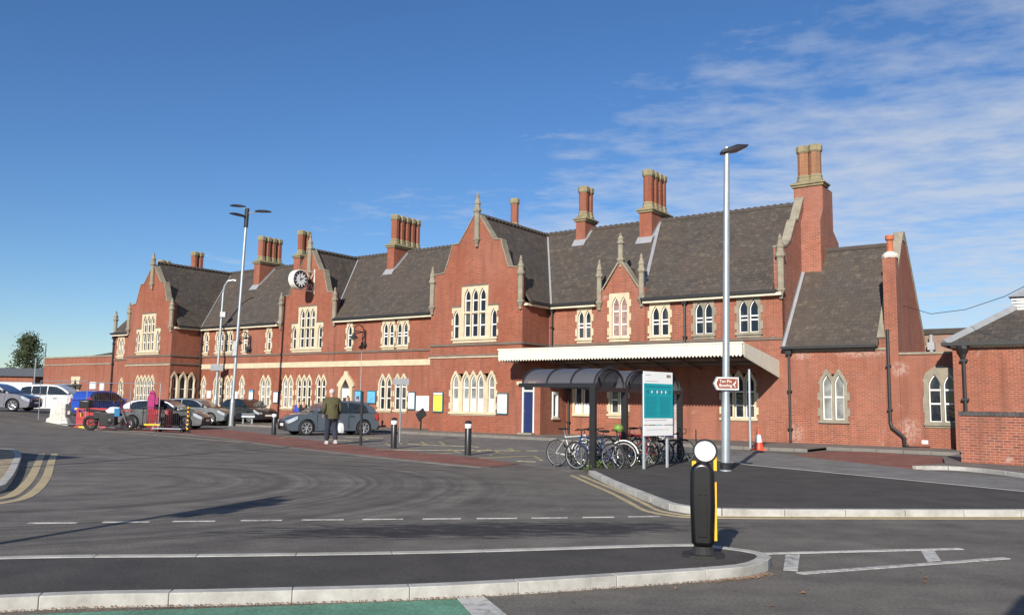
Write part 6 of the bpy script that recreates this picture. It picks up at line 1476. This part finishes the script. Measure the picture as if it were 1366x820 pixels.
# ------------------------------------------------------------------ trees
def tree(loc, h, rx, label, nclump=90, per=70, seed=1, col=(.055, .075, .028)):
    rng = random.Random(seed); o = empty('tree', loc, 0, label, 'tree')
    t = MB().tube([(0, 0, 0), (.1, 0, h * .25), (-.05, .1, h * .5), (.1, 0, h * .85)], [.3, .22, .15, .04], 8)
    cl_ = []
    for i in range(nclump):
        z = h * rng.uniform(.14, .98); f = math.sin(math.pi * min(1, (z / h - .05) / .95) ** .8) ** .6
        a = rng.uniform(0, 6.283); r_ = rx * f * rng.uniform(.35, 1.0) * (1 + .25 * math.sin(3 * a + z)); cl_.append(Vector((r_ * math.cos(a), r_ * math.sin(a), z)))
    for c in cl_[::4]: t.tube([(0, 0, max(.5, c.z - h * .2)), c * .6 + Vector((0, 0, c.z * .33)), c], [.09, .05, .02], 5)
    t.build('trunk', flat('bark', (.09, .065, .045), .9, 0, .3, 5), o)
    m_ = MB()
    for c in cl_:
        s_ = rng.uniform(.35, .8)
        for k in range(per):
            p = c + Vector((rng.gauss(0, s_), rng.gauss(0, s_), rng.gauss(0, s_ * .8))) * .62; u = Vector((rng.gauss(0, 1), rng.gauss(0, 1), rng.gauss(0, 1))).normalized(); v = u.orthogonal().normalized(); l = rng.uniform(.07, .17)
            m_.add([p - u * l, p + v * l * .5, p + u * l, p - v * l * .5], [(0, 1, 2, 3)])
    mt, nt_, b = newmat('foliage_%d' % seed); v_ = objvec(nt_); k = ramp(nt_, noise(nt_, v_, .9, 4, .6), [(.35, tuple(c * .55 for c in col)), (.55, col), (.75, (col[0] * 1.7, col[1] * 1.45, col[2] * 1.1))]); nt_.links.new(k, b.inputs['Base Color']); b.inputs['Roughness'].default_value = .7
    m_.build('crown', mt, o, weld=False); return o
tree((-58.9, 105, .9), 8.0, 1.75, 'slender upright green tree between the industrial unit and the annex', 110, 75, 4)
for i, (px, z, l_) in enumerate(((50, 5.6, 'thin pale pole standing in front of the tree'), (62, 7.2, 'thin dark mast rising behind the annex corner'))):
    o = empty('thin_mast', (C_ := (px - 683) / 1150 * 96, 96, 1.0) if False else ((px - 683) / 1150 * 92, 92, 1.0), 0, l_, 'pole'); MB().tube([(0, 0, 0), (0, 0, z - 1)], .07 if i == 0 else .04, 6).build('pole', GALV if i == 0 else IRON, o)
# distant belt beyond the station car park keeps the horizon low and natural
fb = MB(); rng = random.Random(12)
for i in range(5200):
    x = rng.uniform(-420, 260); y = 330 + rng.gauss(0, 12); z = rng.uniform(0, 5.5) * (0.6 + .4 * math.sin(x * .05) * math.sin(x * .021 + 1)); l = rng.uniform(.8, 1.8)
    u = Vector((rng.gauss(0, 1), rng.gauss(0, 1), rng.gauss(0, 1))).normalized(); v = u.orthogonal(); p = Vector((x, y, z)); fb.add([p - u * l, p + v * l, p + u * l, p - v * l], [(0, 1, 2, 3)])
tag(fb.build('far_wood', flat('far_foliage', (.05, .065, .035), .9, 0, .3, .05), weld=False), 'low dark belt of far off trees on the horizon', 'trees', kind='stuff')

# ------------------------------------------------------------------ just outside the frame: unseen objects placed to throw the foreground shadows
tdir = Vector((math.sin(AZ), math.cos(AZ), 0)); cot = math.cos(EL) / math.sin(EL)
def caster(tip, h):
    p = Vector((tip[0], tip[1], 0)) + tdir * (h * cot); return (p.x, p.y, 0)
t_ = G(376, 661.5)  # signpost added off-frame, its stepped panels shape the shadow on the road
FP = empty('shadow_signpost', caster(t_, 5.6), R(200 - 90), 'added unseen signpost off the left edge, panels stepped to shape the road shadow', 'sign'); MB().tube([(0, 0, 0), (0, 0, 5.6)], .06, 8).build('post', IRON, FP)
fpm = MB()
for i, (z, w_) in enumerate(((5.35, .75), (5.12, 1.0), (4.9, .8), (4.68, .95), (4.46, .6))): fpm.box(.05, .05 + w_ * .55, -.02, .02, z - .1, z + .1)
fpm.build('shadow_panels', flat('sign_green', (.03, .12, .06), .5), FP); FP.rotation_euler[2] = R(180) - AZ
t2 = G(410, 594.5); hh = 9.0
o = empty('street_lamp', caster(t2, hh), 0, 'tall thin lamp post outside the left edge whose shadow crosses the road', 'street lamp'); MB().tube([(0, 0, 0), (0, 0, hh)], .07, 8).build('pole', GALV, o)
# hoarding added left of the frame, its panel cut to shade the left kerb
q, q2 = G(112, 610), G(0, 603); hd2 = (q2 - q); 
o = empty('shadow_hoarding', caster((q.x, q.y), 4.6), math.atan2(hd2.y, hd2.x), 'added unseen hoarding on posts off the left edge, shaped to shade the left kerb', 'hoarding')
MB().plate([(0, 4.6), (0, 3.5), (1, 3.0), (3, 2.6), (11, 2.4), (11, 4.9)], [], -.05, .05).build('panel', flat('brown_timber', (.12, .08, .06), .7), o)
for x in (2.5, 6, 10): MB().tube([(x, .1, 0), (x, .1, 4.4)], .07, 8).build('post', IRON, o)
# sign added beside the camera to shade the bottom right corner
q = G(1380, 792)
o = empty('shadow_sign', caster((q.x, q.y), 3.0), R(180) - AZ, 'added unseen sign on a post beside the camera, shaped to shade the bottom right corner', 'sign')
MB().tube([(0, 0, 0), (0, 0, 3.0)], .038, 8).build('post', GALV, o)
MB().plate([(-.35, 2.15), (.45, 2.15), (.45, 2.98), (-.12, 2.98), (-.62, 2.3)], [], -.045, -.04).build('plate', flat('sign_grey', (.22, .23, .25), .5), o)
